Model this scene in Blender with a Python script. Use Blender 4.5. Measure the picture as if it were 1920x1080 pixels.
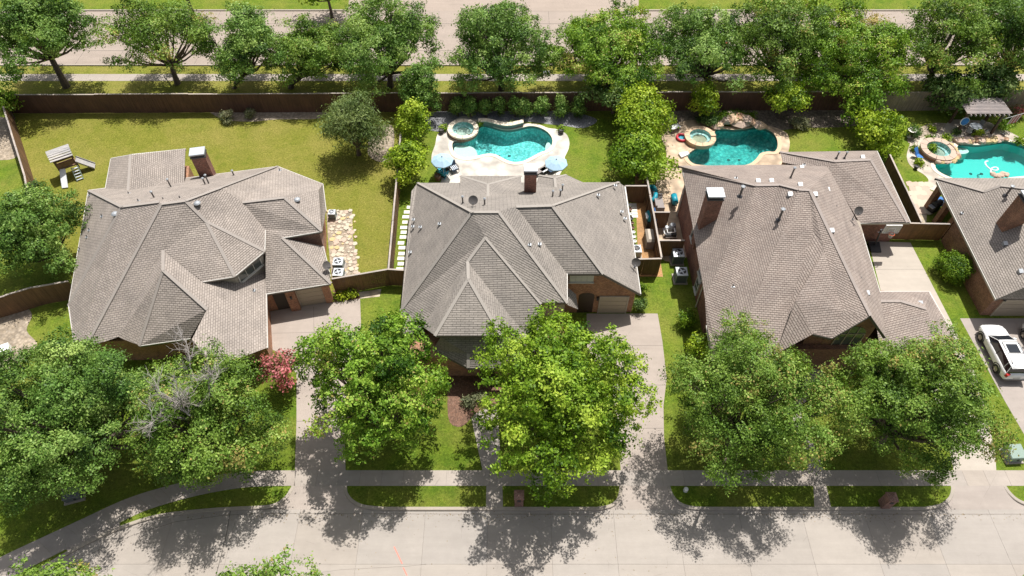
import bpy, math, random
import numpy as np
from mathutils import Vector, Matrix, geometry

for o in list(bpy.data.objects): bpy.data.objects.remove(o)
SC = bpy.context.scene
COL = SC.collection
rad = math.radians

# ------------------------------------------------------------------ camera, sky, sun, exposure
CAM_H, PITCH, FPX = 46.0, rad(51.7), 1280.0
cam = bpy.data.cameras.new('camera'); camo = bpy.data.objects.new('camera', cam); COL.objects.link(camo)
cam.lens = 24.0; cam.sensor_width = 36.0; cam.clip_start = 0.5; cam.clip_end = 2000
camo.location = (0, 0, CAM_H); camo.rotation_euler = (math.pi/2 - PITCH, 0, 0)
SC.camera = camo
SUN_AZ, SUN_EL = 28.0, 66.0
w = bpy.data.worlds.new('World'); SC.world = w; w.use_nodes = True
nt = w.node_tree; nt.nodes.clear()
sky = nt.nodes.new('ShaderNodeTexSky'); sky.sky_type = 'NISHITA'; sky.sun_disc = False
sky.sun_elevation = rad(SUN_EL); sky.sun_rotation = rad(SUN_AZ)
bg = nt.nodes.new('ShaderNodeBackground'); bg.inputs[1].default_value = 0.088
wo = nt.nodes.new('ShaderNodeOutputWorld')
sky.dust_density = 3.0; sky.air_density = 0.8
hs = nt.nodes.new('ShaderNodeHueSaturation'); hs.inputs['Saturation'].default_value = 0.45
nt.links.new(sky.outputs[0], hs.inputs['Color']); nt.links.new(hs.outputs[0], bg.inputs[0]); nt.links.new(bg.outputs[0], wo.inputs[0])
sl = bpy.data.lights.new('sun', 'SUN'); slo = bpy.data.objects.new('sun', sl); COL.objects.link(slo)
sl.energy = 4.4; sl.angle = rad(0.53); sl.color = (1.0, 0.965, 0.915)
SD = Vector((math.sin(rad(SUN_AZ))*math.cos(rad(SUN_EL)), math.cos(rad(SUN_AZ))*math.cos(rad(SUN_EL)), math.sin(rad(SUN_EL))))
slo.rotation_euler = SD.to_track_quat('Z', 'Y').to_euler(); slo.location = (20, 40, 90)
vs = SC.view_settings; vs.view_transform = 'Standard'; vs.look = 'None'; vs.gamma = 1.0; vs.exposure = 0.44
SC.render.resolution_x, SC.render.resolution_y = 1024, 576

# ------------------------------------------------------------------ measuring: pixel of the photo + height -> place
CP, SP = math.cos(PITCH), math.sin(PITCH)
def ray(px, py):
    u, v = (px-960)/FPX, (py-540)/FPX
    return Vector((u, CP - v*SP, -SP - v*CP))
def P(px, py, z=0.0):
    d = ray(px, py); t = (CAM_H - z)/-d.z
    return Vector((d.x*t, d.y*t, z))
def hit(px, py, a, b, c):
    n = (b-a).cross(c-a); d = ray(px, py); o = Vector((0, 0, CAM_H))
    t = (a-o).dot(n)/d.dot(n)
    return o + d*t
def depth(p): return p[1]*CP + (CAM_H - p[2])*SP
def crop(x0, y0, s, pts): return [(x0 + x/s, y0 + y/s) for x, y in pts]

# ------------------------------------------------------------------ materials
MATS = {}
def _new(name):
    m = bpy.data.materials.new(name); m.use_nodes = True; MATS[name] = m
    n = m.node_tree.nodes; l = m.node_tree.links
    return m, n, l, n['Principled BSDF']
def N(n, t, **k):
    x = n.new('ShaderNode'+t)
    for a, b in k.items():
        if a.startswith('_'): setattr(x, a[1:], b)
        else: x.inputs[a].default_value = b
    return x
def ramp(n, stops):
    r = n.new('ShaderNodeValToRGB'); e = r.color_ramp.elements
    while len(e) < len(stops): e.new(0.5)
    for i, (p, c) in enumerate(stops): e[i].position = p; e[i].color = (*c, 1)
    return r
def mixc(n, l, fac, a, b, mode='MIX'):
    x = n.new('ShaderNodeMix'); x.data_type = 'RGBA'; x.blend_type = mode
    for s, v in ((0, fac), (6, a), (7, b)):
        if isinstance(v, (int, float)): x.inputs[s].default_value = v
        elif isinstance(v, tuple): x.inputs[s].default_value = (*v, 1)
        else: l.new(v, x.inputs[s])
    return x.outputs[2]
def noise(n, l, scale, detail=4, vec=None, rough=.6):
    x = N(n, 'TexNoise', Scale=scale, Detail=detail, Roughness=rough)
    l.new(vec if vec else geo(n), x.inputs['Vector']); return x.outputs['Fac']
def geo(n):
    g = n.get('GEO') or n.new('ShaderNodeNewGeometry'); g.name = 'GEO'; return g.outputs['Position']
def bump(n, l, b, h, strength=.3, dist=.02):
    x = N(n, 'Bump', Strength=strength, Distance=dist); l.new(h, x.inputs['Height']); l.new(x.outputs[0], b.inputs['Normal'])
def plain(name, col, rough=.6, metal=0, var=.12, scale=3.0, fine=40.0, bmp=.1, spec=None):
    m, n, l, b = _new(name)
    f = noise(n, l, scale); g = noise(n, l, fine, 3)
    c = mixc(n, l, f, tuple(v*(1-var) for v in col), tuple(min(1, v*(1+var)) for v in col))
    c = mixc(n, l, g, c, tuple(min(1, v*(1+var*.6)) for v in col)) if var else c
    l.new(c, b.inputs['Base Color']); b.inputs['Roughness'].default_value = rough; b.inputs['Metallic'].default_value = metal
    if spec is not None: b.inputs['Specular IOR Level'].default_value = spec
    if bmp: bump(n, l, b, g, bmp, .01)
    return m
def concrete(name, col, stain=.5, dark=(.16, .14, .12)):
    m, n, l, b = _new(name)
    big = noise(n, l, .35, 6, rough=.7); med = noise(n, l, 1.9, 6, rough=.7); fine = noise(n, l, 28, 3)
    c = mixc(n, l, med, tuple(v*.9 for v in col), tuple(v*1.07 for v in col))
    r = ramp(n, [(.42, (0, 0, 0)), (.8, (1, 1, 1))]); l.new(big, r.inputs[0])
    mm = N(n, 'Math', _operation='MULTIPLY'); l.new(r.outputs[0], mm.inputs[0]); mm.inputs[1].default_value = stain
    c = mixc(n, l, mm.outputs[0], c, tuple(v*.62 for v in col))
    mpw = N(n, 'Mapping'); mpw.inputs['Scale'].default_value = (.10, 1.1, 1); l.new(geo(n), mpw.inputs['Vector'])
    wz = noise(n, l, 1.0, 6, mpw.outputs[0], .7); rw = ramp(n, [(.35, (.93, .927, .923)), (.65, (1.04, 1.04, 1.04))]); l.new(wz, rw.inputs[0]); c = mixc(n, l, 1.0, c, rw.outputs[0], 'MULTIPLY')
    sv = noise(n, l, .9, 3, rough=.9); rs_ = ramp(n, [(.70, (0, 0, 0)), (.82, (.22, .22, .22))]); l.new(sv, rs_.inputs[0]); c = mixc(n, l, rs_.outputs[0], c, tuple(v*.35 for v in col))
    oi = n.new('ShaderNodeObjectInfo')
    r2 = ramp(n, [(0, (.90, .905, .915)), (.5, (1, .992, .98)), (1, (.955, .935, .91))]); l.new(oi.outputs['Random'], r2.inputs[0])
    c = mixc(n, l, 1.0, c, r2.outputs[0], 'MULTIPLY')
    vor = N(n, 'TexVoronoi', Scale=.32); vor.feature = 'DISTANCE_TO_EDGE'
    wn = N(n, 'TexNoise', Scale=1.2, Detail=5); l.new(geo(n), wn.inputs['Vector'])
    vv = mixc(n, l, .18, geo(n), wn.outputs['Color'], 'ADD'); l.new(vv, vor.inputs['Vector'])
    r3 = ramp(n, [(0, (1, 1, 1)), (.004, (0, 0, 0))]); l.new(vor.outputs['Distance'], r3.inputs[0])
    md = ramp(n, [(.52, (0, 0, 0)), (.6, (.55, .55, .55))]); l.new(big, md.inputs[0])
    cr = mixc(n, l, 1.0, r3.outputs[0], md.outputs[0], 'MULTIPLY')
    c = mixc(n, l, cr, c, dark)
    l.new(c, b.inputs['Base Color']); b.inputs['Roughness'].default_value = .85
    bump(n, l, b, fine, .25, .01); return m
def grass(name, a, bcol, dry, dryamt=.5):
    m, n, l, b = _new(name)
    big = noise(n, l, .22, 5, rough=.65); med0 = noise(n, l, .9, 7, rough=.8); mr = ramp(n, [(.38, (0, 0, 0)), (.62, (1, 1, 1))]); l.new(med0, mr.inputs[0]); med = mr.outputs[0]; fine = noise(n, l, 5.5, 5, rough=.85)
    mp = N(n, 'Mapping'); mp.inputs['Scale'].default_value = (1, .35, 1); mp.inputs['Rotation'].default_value = (0, 0, .3); l.new(geo(n), mp.inputs['Vector'])
    blade = noise(n, l, 26, 3, mp.outputs[0], .8)
    c = mixc(n, l, med, a, bcol)
    pz = noise(n, l, .5, 8, rough=.85); pr_ = ramp(n, [(.56, (0, 0, 0)), (.70, (.55, .55, .55))]); l.new(pz, pr_.inputs[0]); c = mixc(n, l, pr_.outputs[0], c, tuple(v*1.15 for v in dry))
    gz = noise(n, l, .35, 7, rough=.8); gr_ = ramp(n, [(.34, (.5, .5, .5)), (.46, (0, 0, 0))]); l.new(gz, gr_.inputs[0]); c = mixc(n, l, gr_.outputs[0], c, tuple(a[i_]*(.72, .88, .7)[i_] for i_ in range(3)))
    r = ramp(n, [(.42, (0, 0, 0)), (.66, (1, 1, 1))]); l.new(big, r.inputs[0])
    mm = N(n, 'Math', _operation='MULTIPLY'); l.new(r.outputs[0], mm.inputs[0]); mm.inputs[1].default_value = dryamt
    c = mixc(n, l, mm.outputs[0], c, dry)
    r2 = ramp(n, [(.36, (.62, .64, .5)), (.64, (1.3, 1.26, 1.25))]); l.new(fine, r2.inputs[0])
    c = mixc(n, l, 1.0, c, r2.outputs[0], 'MULTIPLY')
    r3 = ramp(n, [(.32, (.66, .68, .6)), (.68, (1.25, 1.22, 1.2))]); l.new(blade, r3.inputs[0])
    c = mixc(n, l, 1.0, c, r3.outputs[0], 'MULTIPLY')
    l.new(c, b.inputs['Base Color']); b.inputs['Roughness'].default_value = .9; b.inputs['Specular IOR Level'].default_value = .1
    bump(n, l, b, fine, .8, .06); return m
def brickmat(name, c1, c2, mortar, scale=1.0, w=.21, h=.075):
    m, n, l, b = _new(name)
    uv = n.new('ShaderNodeUVMap')
    t = N(n, 'TexBrick', Scale=1.0); t.inputs['Brick Width'].default_value = w; t.inputs['Row Height'].default_value = h
    t.inputs['Mortar Size'].default_value = .008; t.inputs['Bias'].default_value = -.1
    l.new(uv.outputs[0], t.inputs['Vector'])
    t.inputs['Color1'].default_value = (*c1, 1); t.inputs['Color2'].default_value = (*c2, 1); t.inputs['Mortar'].default_value = (*mortar, 1)
    f = noise(n, l, 1.1, 5); r = ramp(n, [(.3, (.72, .7, .7)), (.7, (1.25, 1.22, 1.2))]); l.new(f, r.inputs[0])
    c = mixc(n, l, 1.0, t.outputs['Color'], r.outputs[0], 'MULTIPLY')
    sp = N(n, 'Mapping'); sp.inputs['Scale'].default_value = (2.4, 6.6, 1); l.new(uv.outputs[0], sp.inputs['Vector'])
    g = noise(n, l, 2.2, 2, sp.outputs[0], .8); r2 = ramp(n, [(.35, (.6, .58, .58)), (.65, (1.35, 1.3, 1.25))]); l.new(g, r2.inputs[0])
    c = mixc(n, l, 1.0, c, r2.outputs[0], 'MULTIPLY')
    l.new(c, b.inputs['Base Color']); b.inputs['Roughness'].default_value = .85
    bump(n, l, b, t.outputs['Fac'], -.4, .01); return m
def shingle(name, c1, c2, c3, row=.17, wid=.31, gap=.5):
    m, n, l, b = _new(name)
    uv = n.new('ShaderNodeUVMap')
    t = N(n, 'TexBrick', Scale=1.0); t.inputs['Brick Width'].default_value = wid; t.inputs['Row Height'].default_value = row
    t.inputs['Mortar Size'].default_value = .022; t.inputs['Mortar Smooth'].default_value = .3; t.inputs['Bias'].default_value = 0
    t.inputs['Color1'].default_value = (*c1, 1); t.inputs['Color2'].default_value = (*c2, 1)
    t.inputs['Mortar'].default_value = (*tuple(v*gap for v in c1), 1)  # dark gaps between tabs, also painting the shadow lines of the courses
    l.new(uv.outputs[0], t.inputs['Vector'])
    f = noise(n, l, .5, 6, rough=.7); r = ramp(n, [(.3, (.80, .80, .81)), (.7, (1.12, 1.11, 1.10))]); l.new(f, r.inputs[0])
    c = mixc(n, l, 1.0, t.outputs['Color'], r.outputs[0], 'MULTIPLY')
    g = noise(n, l, 9, 4, uv.outputs[0], .8); r2 = ramp(n, [(.3, (.74, .73, .72)), (.7, (1.24, 1.23, 1.22))]); l.new(g, r2.inputs[0])
    c = mixc(n, l, 1.0, c, r2.outputs[0], 'MULTIPLY')
    mp = N(n, 'Mapping'); mp.inputs['Scale'].default_value = (2.0, .22, 1); l.new(uv.outputs[0], mp.inputs['Vector'])
    s = noise(n, l, .9, 4, mp.outputs[0]); r3 = ramp(n, [(.5, (0, 0, 0)), (.8, (.35, .35, .35))]); l.new(s, r3.inputs[0])
    c = mixc(n, l, r3.outputs[0], c, c3)
    l.new(c, b.inputs['Base Color']); b.inputs['Roughness'].default_value = .9; b.inputs['Specular IOR Level'].default_value = .2
    bump(n, l, b, g, .4, .015); return m
def wood(name, col, var=.35, along=2):
    m, n, l, b = _new(name)
    oi = n.new('ShaderNodeObjectInfo')
    mp = N(n, 'Mapping'); sc = [7, 7, 7]; sc[along] = .5; mp.inputs['Scale'].default_value = sc; l.new(geo(n), mp.inputs['Vector'])
    f = noise(n, l, 1.0, 5, mp.outputs[0], .7); g = noise(n, l, .6, 4)
    r = ramp(n, [(.3, tuple(v*(1-var) for v in col)), (.72, tuple(v*(1+var) for v in col))]); l.new(f, r.inputs[0])
    r2 = ramp(n, [(.3, (.7, .72, .75)), (.7, (1.2, 1.15, 1.1))]); l.new(g, r2.inputs[0])
    c = mixc(n, l, 1.0, r.outputs[0], r2.outputs[0], 'MULTIPLY')
    l.new(c, b.inputs['Base Color']); b.inputs['Roughness'].default_value = .8; bump(n, l, b, f, .3, .01); return m
LEAFK = 1.0
def leafmat(name, dark, mid, light, accent=None, trans=.22):
    m, n, l, b = _new(name); pk = name == 'leaf_crape'
    at = n.new('ShaderNodeAttribute'); at.attribute_name = 'tint'
    st = [(0, dark), (.42 if pk else .5, mid), (.55 if pk else .93, light)]
    if accent: st.append((.97, accent))
    r = ramp(n, st); l.new(at.outputs['Fac'], r.inputs[0])
    g = noise(n, l, .45, 3); r2 = ramp(n, [(.35, (.78, .86, .8)), (.65, (1.18, 1.1, 1.1))]); l.new(g, r2.inputs[0])
    c = mixc(n, l, 1.0, r.outputs[0], r2.outputs[0], 'MULTIPLY')
    l.new(c, b.inputs['Base Color']); b.inputs['Roughness'].default_value = .5; b.inputs['Specular IOR Level'].default_value = .22
    tr = n.new('ShaderNodeBsdfTranslucent')
    tc = mixc(n, l, 1.0, c, (1.35, 1.35, .6), 'MULTIPLY'); l.new(tc, tr.inputs[0])
    mx = n.new('ShaderNodeMixShader'); mx.inputs[0].default_value = trans
    l.new(b.outputs[0], mx.inputs[1]); l.new(tr.outputs[0], mx.inputs[2]); l.new(mx.outputs[0], n['Material Output'].inputs[0]); return m
def glassmat(name, col=(.03, .045, .05), rough=.06):
    m, n, l, b = _new(name); b.inputs['Base Color'].default_value = (*col, 1); b.inputs['Roughness'].default_value = rough
    b.inputs['Specular IOR Level'].default_value = .8
    f = noise(n, l, .8, 2); bump(n, l, b, f, .06, .05); return m
def watermat(name, absorb, density, rip=14.0, rough=.02, strength=.5):
    m, n, l, b = _new(name); n.remove(b); out = n['Material Output']
    f = noise(n, l, rip*.25, 4); f2 = noise(n, l, rip, 2)
    ad = N(n, 'Math', _operation='ADD'); l.new(f, ad.inputs[0]); l.new(f2, ad.inputs[1])
    bp = N(n, 'Bump', Strength=strength, Distance=.04); l.new(ad.outputs[0], bp.inputs['Height'])
    tr = n.new('ShaderNodeBsdfTransparent'); gl = N(n, 'BsdfGlossy', Roughness=rough); fr = N(n, 'Fresnel', IOR=1.33)
    l.new(bp.outputs[0], gl.inputs['Normal']); l.new(bp.outputs[0], fr.inputs['Normal'])
    mx = n.new('ShaderNodeMixShader'); l.new(fr.outputs[0], mx.inputs[0]); l.new(tr.outputs[0], mx.inputs[1]); l.new(gl.outputs[0], mx.inputs[2])
    va = n.new('ShaderNodeVolumeAbsorption'); va.inputs[0].default_value = (*absorb, 1); va.inputs[1].default_value = density
    l.new(mx.outputs[0], out.inputs[0]); l.new(va.outputs[0], out.inputs[1]); return m
def pebble(name, cols, scale, rough=.8, bmp=.6, dist=.02):
    m, n, l, b = _new(name)
    v = N(n, 'TexVoronoi', Scale=scale); l.new(geo(n), v.inputs['Vector'])
    r = ramp(n, [(i/(len(cols)-1), c) for i, c in enumerate(cols)]); l.new(v.outputs['Color'], r.inputs[0])
    r2 = ramp(n, [(0, (1.1, 1.1, 1.1)), (.75, (.6, .6, .6))]); l.new(v.outputs['Distance'], r2.inputs[0])
    f = noise(n, l, .8, 5); r3 = ramp(n, [(.3, (.75, .75, .75)), (.7, (1.2, 1.2, 1.2))]); l.new(f, r3.inputs[0])
    c = mixc(n, l, 1.0, r.outputs[0], r2.outputs[0], 'MULTIPLY'); c = mixc(n, l, 1.0, c, r3.outputs[0], 'MULTIPLY')
    l.new(c, b.inputs['Base Color']); b.inputs['Roughness'].default_value = rough; bump(n, l, b, v.outputs['Distance'], -bmp, dist); return m

concrete('street_concrete', (0.385, 0.346, 0.309), .35)
concrete('walk_concrete', (0.400, 0.352, 0.309), .5)
concrete('drive_concrete', (0.400, 0.346, 0.306), .45)
concrete('court_concrete', (0.449, 0.402, 0.346), .25)
concrete('road_concrete', (0.360, 0.298, 0.252), .4)
plain('joint', (.13, .115, .10), .9)
concrete('kerb_concrete', (0.403, 0.355, 0.300), .35)
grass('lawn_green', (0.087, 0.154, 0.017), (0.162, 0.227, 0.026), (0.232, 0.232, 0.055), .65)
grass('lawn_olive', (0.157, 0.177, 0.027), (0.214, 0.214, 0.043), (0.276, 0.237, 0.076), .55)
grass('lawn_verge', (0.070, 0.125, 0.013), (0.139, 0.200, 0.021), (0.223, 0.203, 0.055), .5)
grass('lawn_far', (0.162, 0.190, 0.029), (0.228, 0.237, 0.047), (0.285, 0.247, 0.086), .7)
pebble('soil', [(.13, .10, .075), (.24, .19, .15), (.34, .28, .22)], 6)
pebble('mulch', [(.12, .065, .04), (.2, .1, .06), (.26, .15, .10)], 9)
pebble('gravel', [(.18, .18, .195), (.31, .31, .33), (.44, .435, .45)], 11)
pebble('decomposed', [(.46, .24, .085), (.52, .28, .11), (.56, .33, .15)], 14, bmp=.2)
pebble('bare_earth', [(.34, .27, .19), (.42, .34, .25), (.48, .40, .31)], 4, bmp=.3)
shingle('shingle_tan', (0.312, 0.275, 0.244), (0.382, 0.337, 0.301), (0.285, 0.252, 0.229))
shingle('shingle_grey', (0.266, 0.243, 0.218), (0.310, 0.282, 0.254), (0.235, 0.215, 0.196), .17, .62, .52)
shingle('shingle_rose', (0.297, 0.247, 0.218), (0.348, 0.298, 0.264), (0.251, 0.216, 0.195))
shingle('shingle_far', (0.311, 0.279, 0.247), (0.364, 0.325, 0.292), (0.274, 0.247, 0.221))
plain('ridge_tan', (0.292, 0.260, 0.233), .9, var=.18, fine=12); plain('ridge_grey', (0.308, 0.280, 0.250), .9, var=.14, fine=12)
plain('ridge_rose', (0.298, 0.256, 0.230), .9, var=.16, fine=12)
brickmat('brick_orange', (.40, .19, .10), (.28, .12, .07), (.36, .29, .22))
brickmat('brick_red', (.27, .115, .08), (.18, .075, .06), (.28, .22, .18))
brickmat('brick_brown', (.30, .155, .09), (.20, .095, .06), (.27, .21, .16))
brickmat('brick_pink', (.32, .17, .14), (.23, .12, .10), (.33, .27, .24))
plain('trim_white', (.56, .54, .50), .5, var=.06); plain('trim_tan', (.42, .36, .29), .6, var=.08)
plain('fascia_dark', (.12, .105, .09), .6); plain('siding', (.40, .36, .31), .7, var=.08)
plain('garage_paint', (.40, .33, .25), .55, var=.05); plain('door_dark', (.05, .028, .018), .5)
glassmat('window_glass', (.10, .115, .11)); plain('blind', (.55, .54, .5), .6, var=.04); plain('porch_shade', (.06, .05, .04), .8)
plain('metal_galv', (.36, .38, .40), .45, .3, var=.06); plain('metal_cap', (.50, .54, .58), .45, .3, var=.08)
plain('metal_dark', (.06, .06, .065), .5, .2); plain('vent_grey', (.12, .11, .105), .55); plain('white_plastic', (.78, .78, .77), .4, var=.04)
plain('ac_green', (.22, .25, .24), .5, .1); plain('ac_top', (.58, .62, .66), .45, .1); plain('black_plastic', (.02, .02, .022), .5)
wood('fence_dark', (.115, .062, .042)); wood('fence_brown', (.185, .10, .05)); wood('fence_grey', (.30, .25, .20)); wood('fence_cap', (.40, .35, .31), .15, 0)
wood('fence_orange', (.22, .115, .05)); wood('pergola_wood', (.30, .26, .25), .2, 0); wood('post_wood', (.12, .075, .05)); wood('bench_wood', (.22, .13, .075), .3, 0)
wood('bark', (.13, .10, .08), .4); wood('bark_dead', (.36, .33, .31), .25); wood('plank_weather', (.36, .35, .34), .2, 0)
pebble('travertine', [(.66, .60, .52), (.70, .64, .56), (.73, .68, .61)], .9, .7, .05, .004)
pebble('travertine2', [(.60, .51, .41), (.64, .55, .45), (.66, .58, .49)], .9, .7, .05, .004)
pebble('tan_deck', [(.56, .41, .27), (.59, .44, .30), (.62, .47, .33)], 1.2, .75, .1, .005)
plain('coping', (.68, .59, .47), .7, var=.1, fine=14); plain('coping_tan', (.56, .40, .26), .7, var=.14, fine=14)
pebble('boulder', [(.40, .21, .12), (.50, .31, .19), (.56, .40, .28)], 2.5, .85, .3, .03)
pebble('flagstone', [(.48, .38, .25), (.55, .46, .33), (.60, .54, .44)], 1.6, .85, .15, .01)
plain('flag_gold', (0.504, 0.387, 0.198), .85, var=.25, fine=9); plain('flag_pink', (0.451, 0.344, 0.271), .85, var=.25, fine=9); plain('flag_cream', (0.480, 0.424, 0.328), .85, var=.2, fine=9)
plain('paver_white', (.72, .69, .62), .8, var=.08)
pebble('plaster_caustic', [(.26, .56, .55), (.58, .80, .78), (.92, .97, .95)], 4.6, .6, .05, .004)  # mottled pale plaster; its bright cell net paints caustic light into the colour
pebble('plaster_teal', [(.10, .38, .40), (.22, .52, .52), (.42, .68, .66)], 3.6, .6, .05, .004)
plain('plaster_blue', (.30, .62, .60), .6, var=.06); plain('plaster_shelf', (.56, .62, .56), .6, var=.06)
plain('tile_band', (.16, .13, .11), .3, var=.4, fine=10)
watermat('pool_water', (.10, .86, .85), .45); watermat('pool_water_deep', (.08, .84, .80), .55); watermat('spa_water', (.30, .90, .88), .6, 30, .05, .9)
plain('umbrella_blue', (.36, .52, .64), .8, var=.04); plain('teal_plastic', (.01, .27, .36), .45, var=.08); plain('cushion_navy', (.03, .06, .11), .8)
plain('cushion_white', (.7, .72, .74), .8); plain('cushion_grey', (.26, .23, .22), .8); plain('blue_cloth', (.03, .16, .45), .7)
plain('terracotta', (.20, .11, .085), .7); plain('pot_dark', (.05, .045, .045), .6)
plain('car_white', (.80, .80, .79), .18, var=.015, bmp=0); glassmat('car_glass', (.012, .016, .022), .03); plain('tyre', (.018, .018, .018), .8); plain('rim', (.42, .38, .32), .3, .7)
plain('car_black', (.02, .02, .022), .4); plain('lamp_red', (.40, .02, .02), .25, var=.05)
plain('transformer_green', (.22, .30, .25), .5, var=.05); plain('transformer_grey', (.13, .14, .14), .5)
plain('red_paint', (.75, .20, .15), .7, var=.2); plain('red_plastic', (.55, .03, .05), .5); plain('orange_paint', (.62, .13, .05), .5)
plain('flag_cloth', (.60, .50, .50), .8); plain('flag_red', (.5, .04, .06), .8); plain('flag_blue', (.03, .06, .25), .8)
plain('acrylic', (.50, .50, .46), .3, var=.05); plain('hose_white', (.85, .9, .92), .4)
leafmat('leaf_oak', (.028, .070, .013), (.145, .265, .046), (.32, .45, .12))
leafmat('leaf_oak_warm', (.032, .075, .010), (.155, .265, .036), (.32, .45, .10), (.38, .31, .10))
leafmat('leaf_maple', (0.035, 0.087, 0.006), (.195, .33, .022), (.38, .50, .06))
leafmat('leaf_maple_deep', (0.035, 0.091, 0.007), (.185, .335, .030), (.40, .53, .085), (.42, .34, .12))
leafmat('leaf_lime', (0.056, 0.119, 0.006), (.25, .375, .020), (.44, .54, .055))
leafmat('leaf_holly', (0.017, 0.049, 0.011), (.09, .17, .04), (.22, .31, .10))
leafmat('leaf_willow', (.05, .09, .028), (.15, .215, .065), (.28, .35, .12))
leafmat('leaf_crape', (.05, .07, .02), (.16, .17, .05), (.50, .16, .17), (.58, .20, .22))
leafmat('leaf_grey', (.10, .12, .07), (.20, .22, .12), (.32, .32, .18))
leafmat('leaf_gold', (.12, .19, .012), (.26, .34, .02), (.42, .48, .04))
leafmat('leaf_litter', (.16, .11, .06), (.26, .19, .10), (.36, .29, .16))
leafmat('leaf_box', (.04, .10, .008), (.12, .22, .014), (.26, .38, .03))

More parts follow.
